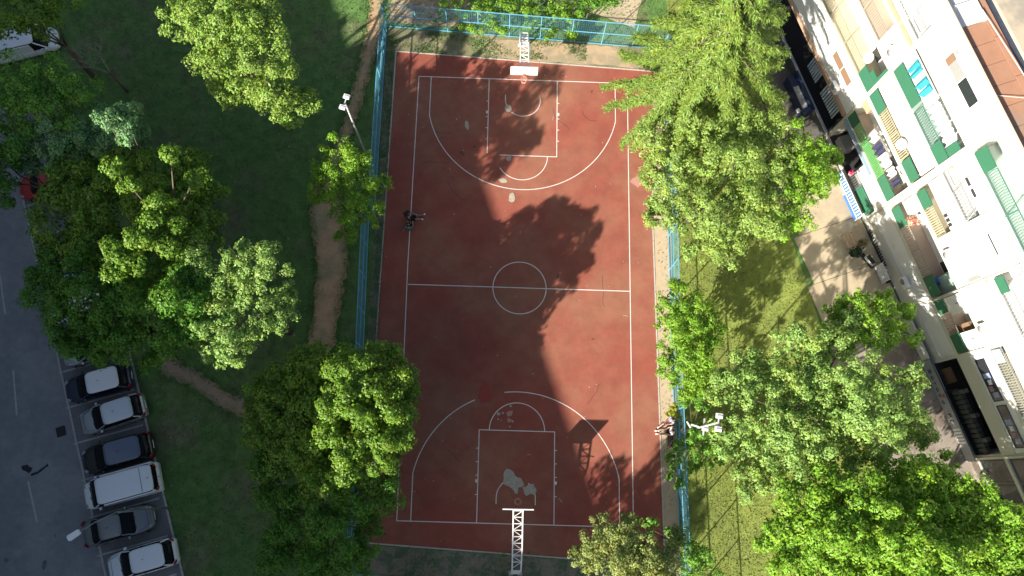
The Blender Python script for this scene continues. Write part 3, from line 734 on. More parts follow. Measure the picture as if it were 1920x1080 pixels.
# ---- things on and in front of the block
def T(u, y, z=0): return un(u, FO + y, z)
def cloth(u, z, w, h, y, m, label, cat='laundry', grp='washing hung on the balcony line'):
    mb = MB(); n = 6
    for i in range(n):
        for j in range(3):
            def P(i, j): return (w * i / n, .05 * math.sin(i * 1.9 + u) * (1 + j * .5), -h * j / 3 * (1 + .06 * math.sin(i * 2.1)))
            mb.quad(P(i, j + 1), P(i + 1, j + 1), P(i + 1, j), P(i, j))
    o = mb.build('hanging_cloth', m, None, label=label, cat=cat, group=grp)
    so_ = o.modifiers.new('t', 'SOLIDIFY'); so_.thickness = .012
    o.location = T(u, y, z); o.rotation_euler = (0, 0, bang); return o
cloth(15.6, 5.75, .7, 1.0, .05, m_whitec, 'white shirt at the upper end of the washing line over the bright green railing')
cloth(16.5, 5.8, .75, 1.1, .02, m_navyc, 'navy blue shirt between white ones on the washing line')
cloth(17.3, 5.8, .9, 1.05, .04, m_whitec, 'broad white sheet next to the navy shirt on the washing line')
cloth(18.3, 5.8, .6, .9, .06, m_whitec, 'small white towel at the lower end of the washing line')
cloth(19.0, 5.7, .5, .9, .08, m_navyc, 'dark garment hung in the corner above the solid green panel')
cloth(14.3, 12.4, .7, 1.15, -.03, m_tealc, 'turquoise cloth gathered in the first glazed balcony pane', 'curtain', 'turquoise cloths in the glazed balcony')
cloth(15.4, 12.4, .9, 1.1, -.03, m_tealc, 'wider turquoise cloth nearer the sea green railing', 'curtain', 'turquoise cloths in the glazed balcony')
for i in range(3): cloth(17.05 + i * .8, 12.35, .76, 1.15, .05, m_whitec, ['pale sheet drying beside the turquoise cloths', 'middle pale sheet drying over the sea green railing', 'pale sheet next to the solid green upper screen'][i], 'laundry', 'pale sheets over the sea green railing')
def dish(u, z, y, label):
    r = empty('satellite_dish', T(u, y, z), bang, label=label, cat='satellite dish')
    mb = MB(); n = 16
    for k in range(3):
        r0, r1 = .34 * k / 3, .34 * (k + 1) / 3
        for j in range(n):
            a0, a1 = 2 * math.pi * j / n, 2 * math.pi * (j + 1) / n
            def P(rr, a): return (rr * math.cos(a), -.25 + rr * rr * -.9 + .0, rr * math.sin(a))
            mb.quad(P(r0, a0), P(r1, a0), P(r1, a1), P(r0, a1))
    d = mb.build('reflector', m_white, r, True); m_ = d.modifiers.new('s', 'SOLIDIFY'); m_.thickness = .02; d.rotation_euler = (-.6, 0, 0)
    MB().bar((0, 0, -.3), (0, -.28, 0), .04).bar((0, -.3, -.1), (0, -.75, .25), .025).build('arm', m_galv, r)
dish(17.7, 7.95, -.05, 'round white satellite dish on the ochre slatted railing')
dish(12.0, 8.5, .1, 'thin ringed satellite dish beside the long taupe railing')
def aircon(u, z, label):
    r = empty('air_conditioner', T(u, -.001, z), bang, label=label, cat='air conditioner')
    MB().box(-.40, .40, -.32, -.04, 0, .55).build('case', m_white, r, bevel=.02); MB().bar((-.1, -.325, .27), (-.1, -.335, .27), .44, n=16).build('fan_grille', m_greyblind, r, True)
    MB().box(-.36, -.30, -.3, 0, -.05, -.003).box(.30, .36, -.3, 0, -.05, -.003).build('bracket', m_railg, r)
aircon(13.0, 10.6, 'air conditioner below the small high window')
aircon(24.9, 7.05, 'air conditioner on the cream wall by the olive slatted railing')
aircon(11.6, 3.75, 'air conditioner low on the wall beneath the brown blinds')
aircon(29.6, 7.0, 'air conditioner on the cream wall above the white privacy screens')
aircon(25.2, 1.5, 'air conditioner on the shaded lower wall above the pierced block screen')
# flower pot, blue tub, potted flowers
def pot(u, y, z, r, h, mp, label, mf=None, cat='flower pot', nm='flower_pot'):
    e = empty(nm, T(u, y, z), label=label, cat=cat)
    mb = MB().bar((0, 0, 0), (0, 0, h), r * 1.5, n=12, w2=r * 2).build('pot', mp, e, True)
    if mf:
        fm = MB()
        for i in range(90):
            v = Vector((random.gauss(0, 1), random.gauss(0, 1), abs(random.gauss(0, 1)))).normalized() * r * random.uniform(.6, 1.5)
            s_ = r * .3; c = Vector((0, 0, h)) + v; t = Vector((random.uniform(-1, 1), random.uniform(-1, 1), random.uniform(-.4, .6))).normalized(); b_ = v.cross(t).normalized()
            fm.quad(tuple(c - t * s_), tuple(c - b_ * s_), tuple(c + t * s_), tuple(c + b_ * s_))
        fm.build('flowers', mf, e, kind='stuff')
m_pink = mat('magenta_petals', (.75, .03, .20), .6, island=.3); m_pinkish = mat('salmon_petals', (.75, .30, .22), .6, island=.3)
pot(16.9, -.1, 1.0, .15, .3, m_terra, 'magenta flowers in a pot by the blue and white fence', m_pink)
pot(21.9, .25, FL[1] + .95, .28, .3, m_terra, 'salmon coloured flowers behind the green and taupe railing', m_pinkish)
pot(25.9, .6, FL[1], .30, .5, m_bluep, 'blue plastic tub standing at the end of the peach tiled balcony', None, 'tub', 'plastic_tub')
# blue and white low fence with panel
bf = empty('picket_fence', T(16.5, -.55), bang, label='low fence of blue and white slats above a plain blue board, beside the sandy pad', cat='fence')
for j in range(16): MB().box(.04 + j * .215, .04 + j * .215 + .12, -.02, .02, .45, 1.0).build('slat', m_bluep, bf)
MB().box(0, 3.45, .021, .05, .4, 1.05).build('back_board', m_wpan, bf)
MB().box(1.5, 3.4, -.10, -.07, .02, .34).build('blue_board', m_bluep, bf); MB().box(0, 1.45, -.10, -.07, .02, .34).build('grey_board', m_greyblind, bf); MB().box(0, 3.45, -.06, -.03, 0, .4).build('base_board', m_wpan, bf)
# blue container by the first bay
ct = empty('market_stall', T(10.4, -.9), bang, label='navy blue stall with a grey shelf standing in the shade at the shop front', cat='stall')
MB().box(-1.7, 1.3, -.35, .30, 0, .95).build('body', m_navyp, ct, bevel=.03); MB().box(-.8, .9, -.30, .1, .952, 1.0).build('shelf', m_greyblind, ct); MB().box(-1.75, 1.35, .18, .34, .96, 1.35).build('back_rail', m_navyp, ct)
MB().box(.7, .95, -.5, -.36, .4, .7).build('white_box', m_white, ct)
# lattice screens
lat = empty('breeze_block_screen', T(23.45, -.72), bang, label='pierced white concrete block screen at the foot of the block', cat='screen')
for i in range(4):
    for j in range(6):
        MB().box(i * .30, i * .30 + .27, -.03 + 0, .03, .12 + j * .2, .12 + j * .2 + .075).build('block_bar', m_wpan, lat)
for i in range(5): MB().box(i * .30 - .03, i * .30 + .0, -.035, .035, 0, 1.34).build('block_post', m_wpan, lat)
MB().box(-.1, 1.3, .3, .62, 0, .02).build('dark_well', m_dark, lat)
lat2 = empty('vent_screen', T(20.9, -.08), bang, label='narrow pierced vent strip low on the sunlit wall', cat='screen')
for i in range(14): MB().box(i * .2, i * .2 + .12, -.03, .0, .25, .42).build('hole', m_dark, lat2)
for i in range(14): MB().box(i * .2 + .05, i * .2 + .17, -.03, .0, .02, .18).build('hole', m_dark, lat2)
# scooter
sc = empty('motor_scooter', T(22.7, -1.15), bang + .25, label='silver and black motor scooter parked at the wall by the pierced screen', cat='scooter')
MB().bar((-.15, 0, .45), (.65, 0, .55), .34, .3, n=8, w2=.26).build('body', m_galv, sc, True); MB().bar((-.1, 0, .72), (.55, 0, .76), .28, .12, n=8).build('seat', m_black, sc, True)
MB().bar((-.55, 0, .5), (-.72, 0, 1.0), .07).bar((-.7, -.32, 1.0), (-.7, .32, 1.0), .035).build('handlebar', m_black, sc); MB().bar((-.45, 0, .25), (-.6, 0, .85), .32, .1, n=6).build('front_shield', m_galv, sc); MB().bar((-.45, 0, .22), (.2, 0, .22), .3, .06).build('footboard', m_black, sc)
for xx in (-.72, .55):
    mb = MB(); mb.bar((xx, -.06, .24), (xx, .06, .24), .48, n=16); mb.build('wheel', m_black, sc, True)
pot(21.6, -1.0, 0, .22, .45, m_terra, 'brown clay pot with dry plant near the scooter', mat('dry_leaf', (.16, .13, .05), .8, island=.4), 'plant pot')
pot(22.1, -1.75, 0, .30, .4, m_cont, 'round dark tub in the shade beside the scooter', mat('dark_leaf', (.03, .07, .02), .8, island=.4), 'plant pot', 'plant_tub')
ws = empty('wooden_rack', T(21.2, -1.5), bang, label='low pale wooden rack on the sandy pad by the wall', cat='rack')
for j in range(4): MB().box(-.6, .5, -.5 + j * .22, -.42 + j * .22, .34, .38).build('slat', m_terra, ws)
for sx in (-.58, .45):
    for sy in (-.48, .2): MB().box(sx, sx + .05, sy, sy + .05, 0, .34).build('leg', m_terra, ws)

# ---------------------------------------------------------------- block on the other side of the road (shades the court)
ob = empty('tower_block', un(0, -42.0), bang, label='tall grey apartment slab across the road that shades the car park', cat='building')
m_ob = mat('grey_render', (.45, .44, .42), .9, var=.06)
steps = [(-45, 18, 22.3), (18.02, 25.5, 24.3), (25.52, 100, 25.9)]
for u0, u1, h in steps:
    MB().box(u0, u1, -12, 0, 0, h).build('wall', m_ob, ob)
    MB().box(u0, u1, -12.1, .1, h + .002, h + .25).build('roof', m_conc, ob)
for k in range(8):
    mb = MB(); mw = MB()
    for j in range(40):
        u = -43 + j * 3.5
        if 16 < u < 19 or 23.6 < u < 26.8 or (k > 6 and u < 27): continue
        mb.box(u, u + 1.5, .001, .03, 1.2 + k * 3.1, 2.6 + k * 3.1); mw.box(u + .08, u + 1.42, .031, .036, 1.28 + k * 3.1, 2.52 + k * 3.1)
    w_ = mb.build('window', m_white, ob); mw.build('pane', m_glass, w_)
# ================================================================== VEHICLES
def loft(rings, closed=True, cap=True):
    mb = MB(); n = len(rings[0])
    for r in rings: mb.v += [tuple(p) for p in r]
    for k in range(len(rings) - 1):
        for j in range(n if closed else n - 1):
            a = k * n + j; b = k * n + (j + 1) % n; mb.f.append((a, b, b + n, a + n))
    if cap:
        mb.f.append(tuple(reversed(range(n)))); mb.f.append(tuple((len(rings) - 1) * n + j for j in range(n)))
    return mb
def carpaint(name, c, metal=.3): 
    m = mat(name, c, .32, metal=metal, spec=.6); m.node_tree.nodes['Principled BSDF'].inputs['Coat Weight'].default_value = .5; return m
m_cglass = mat('car_glass', (.008, .009, .011), .2, spec=.15)
m_tyre = m_black; m_rimc = mat('alloy', (.5, .5, .5), .35, metal=.8)
m_tail = mat('tail_lamp', (.30, .008, .012), .3); m_head = mat('head_lamp', (.30, .32, .34), .2); m_plate = mat('number_plate', (.75, .75, .72), .5); m_trim = mat('black_trim', (.02, .02, .022), .5)
def car(loc, ang, L=4.2, W=1.75, paint=None, roofm=None, label='', style='hatch', wr=.30, name='parked_car', cat='car', grp='cars parked in the shaded bays'):
    root = empty(name, (loc[0], loc[1], .006), ang, label=label, cat=cat, group=grp)
    w = W / 2; h = L / 2
    if style == 'van':
        deck = [(-h, .93, .78), (-h + .05, 1.0, .98), (-h + .5, 1.0, 1.02), (0, 1.0, 1.02), (h - 1.25, .99, 1.02), (h - .75, .97, .98), (h - .3, .90, .86), (h - .06, .78, .72), (h, .66, .58)]
        g0 = (-h + .06, h - .55); g1 = (-h + .12, h - 1.25); zt = 1.82; wb, wt = .965, .86
    elif style == 'sedan':
        deck = [(-h, .70, .62), (-h + .08, .84, .84), (-h + .35, .93, .95), (-h + .9, .98, .98), (-.3, 1.0, .95), (h - 1.3, .99, .93), (h - .7, .95, .86), (h - .28, .86, .76), (h - .06, .74, .66), (h, .62, .52)]
        g0 = (-h + .55, h - 1.0); g1 = (-h + 1.25, h - 1.75); zt = 1.42; wb, wt = .92, .76
    else:
        deck = [(-h, .74, .62), (-h + .07, .88, .86), (-h + .3, .95, .98), (-h + .8, .99, 1.0), (-.3, 1.0, .97), (h - 1.2, .99, .95), (h - .6, .94, .86), (h - .24, .84, .75), (h - .05, .70, .64), (h, .58, .5)]
        g0 = (-h + .12, h - .88); g1 = (-h + .58, h - 1.72); zt = 1.48; wb, wt = .93, .79
    rings = []
    for x, sw, zd in deck:
        ww = w * sw; zl = .24 if abs(x) < h - .15 else .32
        half = [(ww * .90, zl), (ww, zl + (zd - zl) * .25), (ww * 1.0, zl + (zd - zl) * .6), (ww * .965, zl + (zd - zl) * .87), (ww * .88, zd - .012), (ww * .6, zd + .015), (ww * .25, zd + .03)]
        ring = [(x, y, z) for y, z in half] + [(x, -y, z) for y, z in reversed(half)]
        rings.append(ring)
    b = loft(rings).build('body', paint, root, True)
    # cabin glass: rounded loops
    def loop(x0, x1, hw, z, n=7, p=3.2, tf=1.0):
        cx, rx = (x0 + x1) / 2, (x1 - x0) / 2; pts = []
        N = 28
        for j in range(N):
            t = 2 * math.pi * j / N; c, s = math.cos(t), math.sin(t)
            e = 2 / (6.5 if style != 'van' else 10)
            pts.append((cx + rx * abs(c) ** e * (1 if c > 0 else -1), hw * abs(s) ** e * (1 if s > 0 else -1), z))
        return pts
    zb = .86 if style != 'van' else .98
    gl = loft([loop(g0[0], g0[1], w * wb, zb), loop(g0[0] * .93 + g1[0] * .07, g0[1] * .93 + g1[1] * .07, w * (wb * .97 + wt * .03), zb + .12), loop(g1[0], g1[1], w * wt, zt - .05)]).build('cabin_glass', m_cglass, root, True)
    rfm = loft([loop(g1[0] - .06, g1[1] + .05, w * wt + .02, zt - .055), loop(g1[0] - .02, g1[1] - .0, w * wt, zt - .01), loop(g1[0] + .12, g1[1] - .15, w * wt * .88, zt + .015)]).build('roof', roofm or paint, root, True)
    ex = (.88, .9)
    for sy in (-1, 1):
        P = lambda gx, hw, z, sx: (gx - sx * .10, sy * hw * .975, z)
        MB().bar((g0[1] - .10, sy * w * wb * .97, zb), (g1[1] - .02, sy * w * wt * 1.0, zt - .05), .07, .05).build('pillar', paint, root)
        MB().bar((g0[0] + .12, sy * w * wb * .97, zb), (g1[0] + .03, sy * w * wt * 1.0, zt - .05), .07 if style != 'van' else .12, .05).build('pillar', paint, root)
        MB().bar((-.15, sy * w * (wb + .0), zb), (-.1, sy * w * wt * 1.02, zt - .05), .06, .03).build('pillar', m_trim, root)
        mr = MB().box(g0[1] - .55, g0[1] - .38, sy * (w + .04) - .09, sy * (w + .04) + .09, .93, 1.06).build('mirror', paint, root, bevel=.03)
        for xx in (h - .78, -h + .72):
            wh = empty('wheel', (xx, sy * (w - .115), wr)); wh.parent = root
            MB().bar((0, -.1, 0), (0, .1, 0), wr * 2, n=20).build('tyre', m_tyre, wh, True); MB().bar((0, -.105, 0), (0, .105, 0), wr * 1.25, n=14).build('rim', m_rimc, wh)
        hl = MB().prism([(h - .36, sy * w * .66), (h - .12, sy * w * .50), (h - .09, sy * w * .66), (h - .28, sy * w * .82)], .62, .795 if style != 'van' else .80).build('headlight', m_head, root, bevel=.02)
        tz = 1.0 if style != 'van' else 1.35
        MB().prism([(-h + .03, sy * w * .64), (-h + .20, sy * w * .78), (-h + .24, sy * w * .95), (-h + .08, sy * w * .84)], .7, tz).build('tail_light', m_tail, root, bevel=.02)
    MB().bar((g0[1] + .03, -.5, zb + .05), (g0[1] - .12, .1, zb + .13), .02).bar((g0[1] + .03, .1, zb + .05), (g0[1] - .12, .6, zb + .13), .02).build('wiper', m_trim, root)
    if style != 'van':
        xf = g0[1] + .06; zf = .955 if style != 'sedan' else .95
        MB().bar((xf, -w * .8, zf - .02), (h - .35, -w * .62, .80), .014, .03).bar((xf, w * .8, zf - .02), (h - .35, w * .62, .80), .014, .03).bar((h - .3, -w * .5, .80), (h - .3, w * .5, .80), .014, .03).build('bonnet_gap', m_trim, root)
    for xx in (-.9, -.12, .78):
        for sy in (-1, 1): MB().box(xx, xx + .012, sy * w * .99 - .012, sy * w * .99 + .012, .32, .88).build('door_gap', m_trim, root)
    MB().box(h - .02, h + .015, -.26, .26, .40, .51).build('number_plate', m_plate, root); MB().box(-h - .012, -h + .02, -.26, .26, .55, .66).build('number_plate', m_plate, root)
    MB().bar((-.3 if style != 'van' else -h + .4, 0, zt + .01), (-.42 if style != 'van' else -h + .25, 0, zt + .14), .03).build('aerial', m_trim, root)
    if style == 'van':
        MB().box(-h - .004, -h + .004, -.01, .01, .5, 1.7).build('door_gap', m_trim, root)
        for sy in (-1, 1):
            MB().box(-h + .02, g1[1] - .3, sy * w * .955 - .04, sy * w * .955 + .04, 1.0, 1.74).build('side_panel', paint, root, bevel=.02)
        MB().box(-h + .75, -h + .78, -w * .8, w * .8, zt + .012, zt + .02).build('roof_seam', m_trim, root)
    return root
FA = math.atan2(1.36, 4.48) + math.pi   # nose towards the road
white = carpaint('white_car_paint', (.84, .85, .86), 0); silver = carpaint('silver_paint', (.42, .45, .48), .5); navy = carpaint('navy_paint', (.02, .035, .075), .3)
black = carpaint('black_paint', (.018, .02, .024), .2); grey = carpaint('grey_paint', (.20, .215, .22), .5); redp = carpaint('red_car_paint', (.45, .015, .015), .1)
m_sunroof = mat('panoramic_glass', (.10, .13, .19), .15, spec=.8)
def cc(px0, px1, z=.8):
    a = at(*px0, z); b = at(*px1, z); return ((a[0] + b[0]) / 2, (a[1] + b[1]) / 2)
car(cc((117, 738), (248, 700)), FA, 4.25, 1.75, navy, white, 'navy car with a white roof, its tail tucked under the big dark tree', 'hatch')
car(cc((147, 788), (273, 765)), FA + .05, 4.15, 1.72, silver, carpaint('pale_silver_paint', (.62, .66, .70), .2), 'silver hatchback with a pale roof between the navy and the black car', 'hatch')
car(cc((150, 868), (288, 832)), FA, 4.45, 1.82, black, m_sunroof, 'black car with a bluish glass roof next to the white van', 'hatch')
car(cc((155, 938), (301, 888)), FA, 4.75, 1.86, white, None, 'white delivery van with a long roof parked between the black and the grey car', 'van', name='parked_van', cat='van')
car(cc((155, 1003), (286, 968)), FA + math.pi, 4.3, 1.74, grey, None, 'grey saloon parked nose to the grass beneath the street lamp head', 'sedan')
car(cc((200, 1066), (331, 1034)), FA, 4.25, 1.75, white, None, 'white hatchback with red tail lights, nearest the bottom edge of the car park', 'hatch')
car(cc((113, 670), (240, 632)), FA, 4.2, 1.74, carpaint('pearl_paint', (.5, .52, .52), .3), None, 'pale car whose rounded nose peeks out from under the big dark tree', 'hatch')
car(cc((85, 590), (215, 552)), FA, 4.2, 1.74, white, None, 'white car glimpsed through gaps in the big dark crown', 'hatch')
car(cc((70, 530), (200, 490)), FA, 4.3, 1.76, carpaint('pale_blue_paint', (.30, .42, .60), .3), None, 'pale blue car glimpsed through gaps in the big dark crown', 'hatch')
car(cc((30, 362), (150, 318), .9), FA, 4.2, 1.72, redp, None, 'red car showing two patches between the shaded trees', 'hatch')
car(cc((-30, 100), (112, 62), .9), FA + math.pi, 4.7, 1.85, white, None, 'white van under the trees at the top corner of the car park', 'van', name='parked_van', cat='van')
# ================================================================== PEOPLE
m_skin = mat('skin', (.34, .20, .15), .6); m_skind = mat('tanned_skin', (.42, .25, .18), .6)
def skinned(name, V, Ed, R, m, parent, sub=2, rootv=0):
    me = bpy.data.meshes.new(name); me.from_pydata(V, Ed, []); o = bpy.data.objects.new(name, me); COL.objects.link(o); o.parent = parent
    s = o.modifiers.new('skin', 'SKIN'); s.use_smooth_shade = True
    for i, r in enumerate(R):
        sv = me.skin_vertices[0].data[i] if me.skin_vertices else None
        if sv: sv.radius = (r, r)
    if me.skin_vertices: me.skin_vertices[0].data[rootv].use_root = True
    u = o.modifiers.new('sub', 'SUBSURF'); u.levels = sub; u.render_levels = sub
    me.materials.append(m); return o
def ensure_skin(V, Ed):
    pass
def person(loc, rz, J, label, skin, top, bottom, hair, group=None, shoes=None, sleeves=True, long_legs=False):
    """J: joint dict in local metres, x forward"""
    root = empty('person', loc, rz, label=label, cat='person', group=group)
    V, E_, Rr = [], [], []
    def add(p, r, par=None):
        V.append(tuple(p)); Rr.append(r * (1.22 if r > .025 and r < .095 else 1.0)); i = len(V) - 1
        if par is not None: E_.append((par, i))
        return i
    L = lambda a, b, t: tuple(a[k] + (b[k] - a[k]) * t for k in range(3))
    hip = add(J['hip'], .135); wst = add(L(J['hip'], J['chest'], .45), .115, hip); ch = add(J['chest'], .14, wst)
    nk = add(J['neck'], .055, ch); hd0 = add(L(J['neck'], J['head'], .45), .07, nk); hd1 = add(J['head'], .098, hd0); hd2 = add(L(J['neck'], J['head'], 1.55), .085, hd1)
    fdir = Vector(J.get('face', (1, 0, -.1))).normalized()
    H = Vector(J['head']); ns = add(tuple(H + fdir * .105 + Vector((0, 0, -.02))), .016, hd1)
    for s, k in ((1, 'l'), (-1, 'r')):
        sh = add(J['sh_' + k], .062, ch); el = add(J['el_' + k], .042, sh); wr = add(J['wr_' + k], .03, el)
        d = (Vector(J['wr_' + k]) - Vector(J['el_' + k])).normalized(); pm = add(tuple(Vector(J['wr_' + k]) + d * .055), .034, wr)
        sd = d.cross(Vector((0, 0, 1))); sd = sd.normalized() if sd.length > .01 else Vector((0, 1, 0))
        for f, (o_, ln) in enumerate(((-.03, .06), (-.011, .075), (.011, .07), (.03, .055))):
            a = add(tuple(Vector(J['wr_' + k]) + d * .095 + sd * o_), .010, pm); add(tuple(Vector(J['wr_' + k]) + d * (.095 + ln) + sd * o_ * 1.2 + Vector((0, 0, -.02))), .008, a)
        add(tuple(Vector(J['wr_' + k]) + d * .05 + sd * .07 * s), .011, wr)
        hj = add(J['hj_' + k], .088, hip); kn = add(J['kn_' + k], .058, hj); md = add(L(J['kn_' + k], J['an_' + k], .35), .055, kn); an = add(J['an_' + k], .038, md); add(J['to_' + k], .036, an)
    skinned('body', V, E_, Rr, skin, root)
    # clothes
    def tube(name, pts, rads, m, extra=(), gs=1.3):
        v = [tuple(p) for p in pts]; e = [(i, i + 1) for i in range(len(v) - 1)]; r = list(rads)
        for (pi, pp, rr) in extra: v.append(tuple(pp)); r.append(rr); e.append((pi if pi >= 0 else len(v) - 2, len(v) - 1))
        return skinned(name, v, e, [q * gs for q in r], m, root, 2)
    ch_, hp_ = J['chest'], J['hip']
    ex = [(2, J['sh_l'], .078), (-1, L(J['sh_l'], J['el_l'], .6), .064), (2, J['sh_r'], .078), (-1, L(J['sh_r'], J['el_r'], .6), .064)]
    tube('shirt', [L(hp_, ch_, .02), L(hp_, ch_, .5), L(hp_, ch_, 1.02), L(ch_, J['neck'], .5)], [.15, .135, .158, .09], top, ex)
    tt = 1.0 if long_legs else .8
    for k in 'lr':
        pts = [L(hp_, J['hj_' + k], .5), J['hj_' + k], L(J['hj_' + k], J['kn_' + k], tt)]; rr = [.12, .108, .082]
        if long_legs: pts += [J['an_' + k]]; rr += [.055]
        tube('trousers', pts, rr, bottom, gs=1.42)
        tube('shoe', [L(J['an_' + k], J['to_' + k], -.1), J['to_' + k]], [.046, .044], shoes or m_white)
    hb = Vector(J['head']); back = -fdir
    tube('hair', [tuple(hb + back * .035 + Vector((0, 0, .0))), tuple(hb + back * .02 + Vector((0, 0, .06))), tuple(hb + fdir * .03 + Vector((0, 0, .085)))], [.092, .098, .07], hair, gs=1.12)
    face = MB()
    sd = fdir.cross(Vector((0, 0, 1))).normalized()
    for s in (-1, 1):
        c = H + fdir * .104 + sd * .036 * s + Vector((0, 0, .012)); face.box(c.x - .014, c.x + .014, c.y - .014, c.y + .014, c.z - .01, c.z + .01)
        c = H + sd * .1 * s; 
    face.build('eyes', m_dark, root)
    c = H + fdir * .098 + Vector((0, 0, -.052)); MB().box(c.x - .012, c.x + .012, c.y - .022, c.y + .022, c.z - .006, c.z + .006).build('mouth', mat('lips', (.4, .14, .12), .6), root)
    ear = MB()
    for s in (-1, 1):
        c = H + sd * .112 * s; ear.box(c.x - .018, c.x + .018, c.y - .012, c.y + .012, c.z - .03, c.z + .03)
    ear.build('ears', skin, root)
    return root
SIT = dict(hip=(0, 0, .55), chest=(-.04, 0, .93), neck=(-.02, 0, 1.14), head=(.05, 0, 1.30), sh_l=(-.02, .19, 1.03), sh_r=(-.02, -.19, 1.03), el_l=(.10, .27, .80), el_r=(.12, -.25, .80),
           wr_l=(.33, .17, .66), wr_r=(.34, -.15, .66), hj_l=(.06, .10, .53), hj_r=(.06, -.10, .53), kn_l=(.46, .15, .52), kn_r=(.46, -.13, .54), an_l=(.78, .12, .12), an_r=(.82, -.08, .12), to_l=(.93, .13, .09), to_r=(.97, -.08, .09))
hairb = mat('dark_hair', (.025, .018, .015), .7); hairbr = mat('brown_hair', (.10, .055, .03), .7)
S2 = dict(SIT); S2.update(an_l=(.85, .30, .12), an_r=(.80, .10, .12), to_l=(1.0, .34, .09), to_r=(.94, .12, .09), kn_l=(.46, .22, .52), kn_r=(.45, .02, .54))
pa_ = at(1257, 808, .8); pb_ = at(1258, 786, .8)
bench = empty('bench', (17.42, -24.65, 0), 0, label='low dark wooden bench against the fence under the two seated people', cat='bench')
for k in range(3): MB().box(-.19 + k * .13, -.08 + k * .13, -1.15, 1.05, .39, .43).build('seat_slat', mat('dark_wood', (.06, .045, .035), .8, var=.2), bench)
for yy in (-1.0, .9): MB().box(-.17, .17, yy - .05, yy + .05, 0, .389).build('leg', MATS['dark_wood'], bench)
person((17.42, float(pa_[1]), -.005), math.pi + .05, SIT, 'person in a white top and dark shorts sitting on the bench, legs stretched out', m_skind, mat('white_shirt', (.78, .78, .78), .9), mat('black_shorts', (.02, .02, .025), .9), hairb, 'people resting round the court')
person((17.42, float(pb_[1]) - .02, -.005), math.pi + .45, S2, 'person in a blue and white top sitting on the bench beside the yellow bush', m_skind, mat('blue_shirt', (.10, .17, .38), .9, col2=(.5, .6, .72), c2scale=9), mat('rose_trousers', (.38, .16, .14), .9), hairbr, 'people resting round the court')
FLOOR = dict(hip=(0, 0, .13), chest=(-.16, 0, .50), neck=(-.14, 0, .70), head=(-.06, .0, .86), sh_l=(-.15, .19, .60), sh_r=(-.15, -.19, .60), el_l=(-.28, .30, .36), el_r=(.10, -.27, .42), wr_l=(-.36, .34, .10), wr_r=(.33, -.16, .38),
             hj_l=(.05, .10, .11), hj_r=(.05, -.10, .11), kn_l=(.40, .20, .40), kn_r=(.46, -.12, .12), an_l=(.66, .16, .07), an_r=(.88, -.14, .07), to_l=(.80, .20, .07), to_r=(.98, -.18, .12))
pc = at(767, 426, .3)
person((float(pc[0]), float(pc[1]), .0), 1.35, FLOOR, 'person in a dark teal top sitting on the shaded court by the sideline', m_skin, mat('teal_shirt', (.02, .17, .17), .9), mat('black_shorts', (.02, .02, .025), .9), hairb, 'people resting round the court')
F2 = {k: (v[0], -v[1], v[2]) for k, v in FLOOR.items()}
for a in ('sh', 'el', 'wr', 'hj', 'kn', 'an', 'to'): F2[a + '_l'], F2[a + '_r'] = (FLOOR[a + '_r'][0], -FLOOR[a + '_r'][1], FLOOR[a + '_r'][2]), (FLOOR[a + '_l'][0], -FLOOR[a + '_l'][1], FLOOR[a + '_l'][2])
pd_ = at(771, 408, .3)
person((float(pd_[0]), float(pd_[1]), .0), .2, F2, 'person in black beside the one in teal, bare arms, sitting on the court sideline', m_skin, mat('black_shirt', (.018, .018, .02), .9), mat('black_shorts', (.02, .02, .025), .9), hairb, 'people resting round the court')
bag = empty('backpack', (float(pd_[0]) - .35, float(pd_[1]) + .35, .008), .6, label='black backpack lying on the court beside the seated pair', cat='backpack')
MB().bar((-.2, 0, .12), (.2, 0, .12), .32, .22, n=10).build('bag_body', m_black, bag, True); MB().bar((-.08, -.16, .1), (.1, -.16, .1), .2, .1, n=8).build('pocket', mat('dark_grey_cloth', (.05, .05, .055), .9), bag, True); MB().bar((-.15, .12, .2), (.15, .12, .2), .03).build('strap', m_black, bag)
# litter
lt = MB()
for i in range(110):
    if i % 2: x, y = random.uniform(-16, -3), random.uniform(-34, 4)
    else: x, y = random.uniform(-2.4, 17.5), random.uniform(-36, 3)
    s = random.uniform(.015, .035); a = random.uniform(0, 3); c, d = math.cos(a) * s, math.sin(a) * s; z = .035
    lt.quad((x - c, y - d, z), (x + d, y - c, z + .01), (x + c, y + d, z), (x - d, y + c, z + .015))
lt.build('litter', m_white, kind='stuff')
# ================================================================== TREES
def leaf_mesh(name, C, Nn, size, m, aspect=.62, tdir=None, curl=.0):
    """C centres (n,3), Nn normals (n,3), size (n,) -> one mesh of kite-shaped leaves"""
    n = len(C)
    if tdir is None: tdir = rng.normal(size=(n, 3))
    t = tdir - (tdir * Nn).sum(1)[:, None] * Nn; t /= np.linalg.norm(t, axis=1)[:, None] + 1e-9
    b = np.cross(Nn, t)
    s = size[:, None]
    v = np.empty((n, 4, 3))
    v[:, 0] = C - t * s * .5; v[:, 1] = C + b * s * .5 * aspect + Nn * s * .08; v[:, 2] = C + t * s * .5 - Nn * s * curl; v[:, 3] = C - b * s * .5 * aspect + Nn * s * .08
    me = bpy.data.meshes.new(name); me.vertices.add(n * 4); me.vertices.foreach_set('co', v.ravel())
    me.loops.add(n * 4); me.loops.foreach_set('vertex_index', np.arange(n * 4, dtype=np.int32))
    me.polygons.add(n); me.polygons.foreach_set('loop_start', np.arange(0, n * 4, 4, dtype=np.int32)); me.polygons.foreach_set('loop_total', np.full(n, 4, np.int32))
    me.update(calc_edges=True); me.materials.append(m); return me
def unit(a): return a / (np.linalg.norm(a, axis=-1, keepdims=True) + 1e-9)
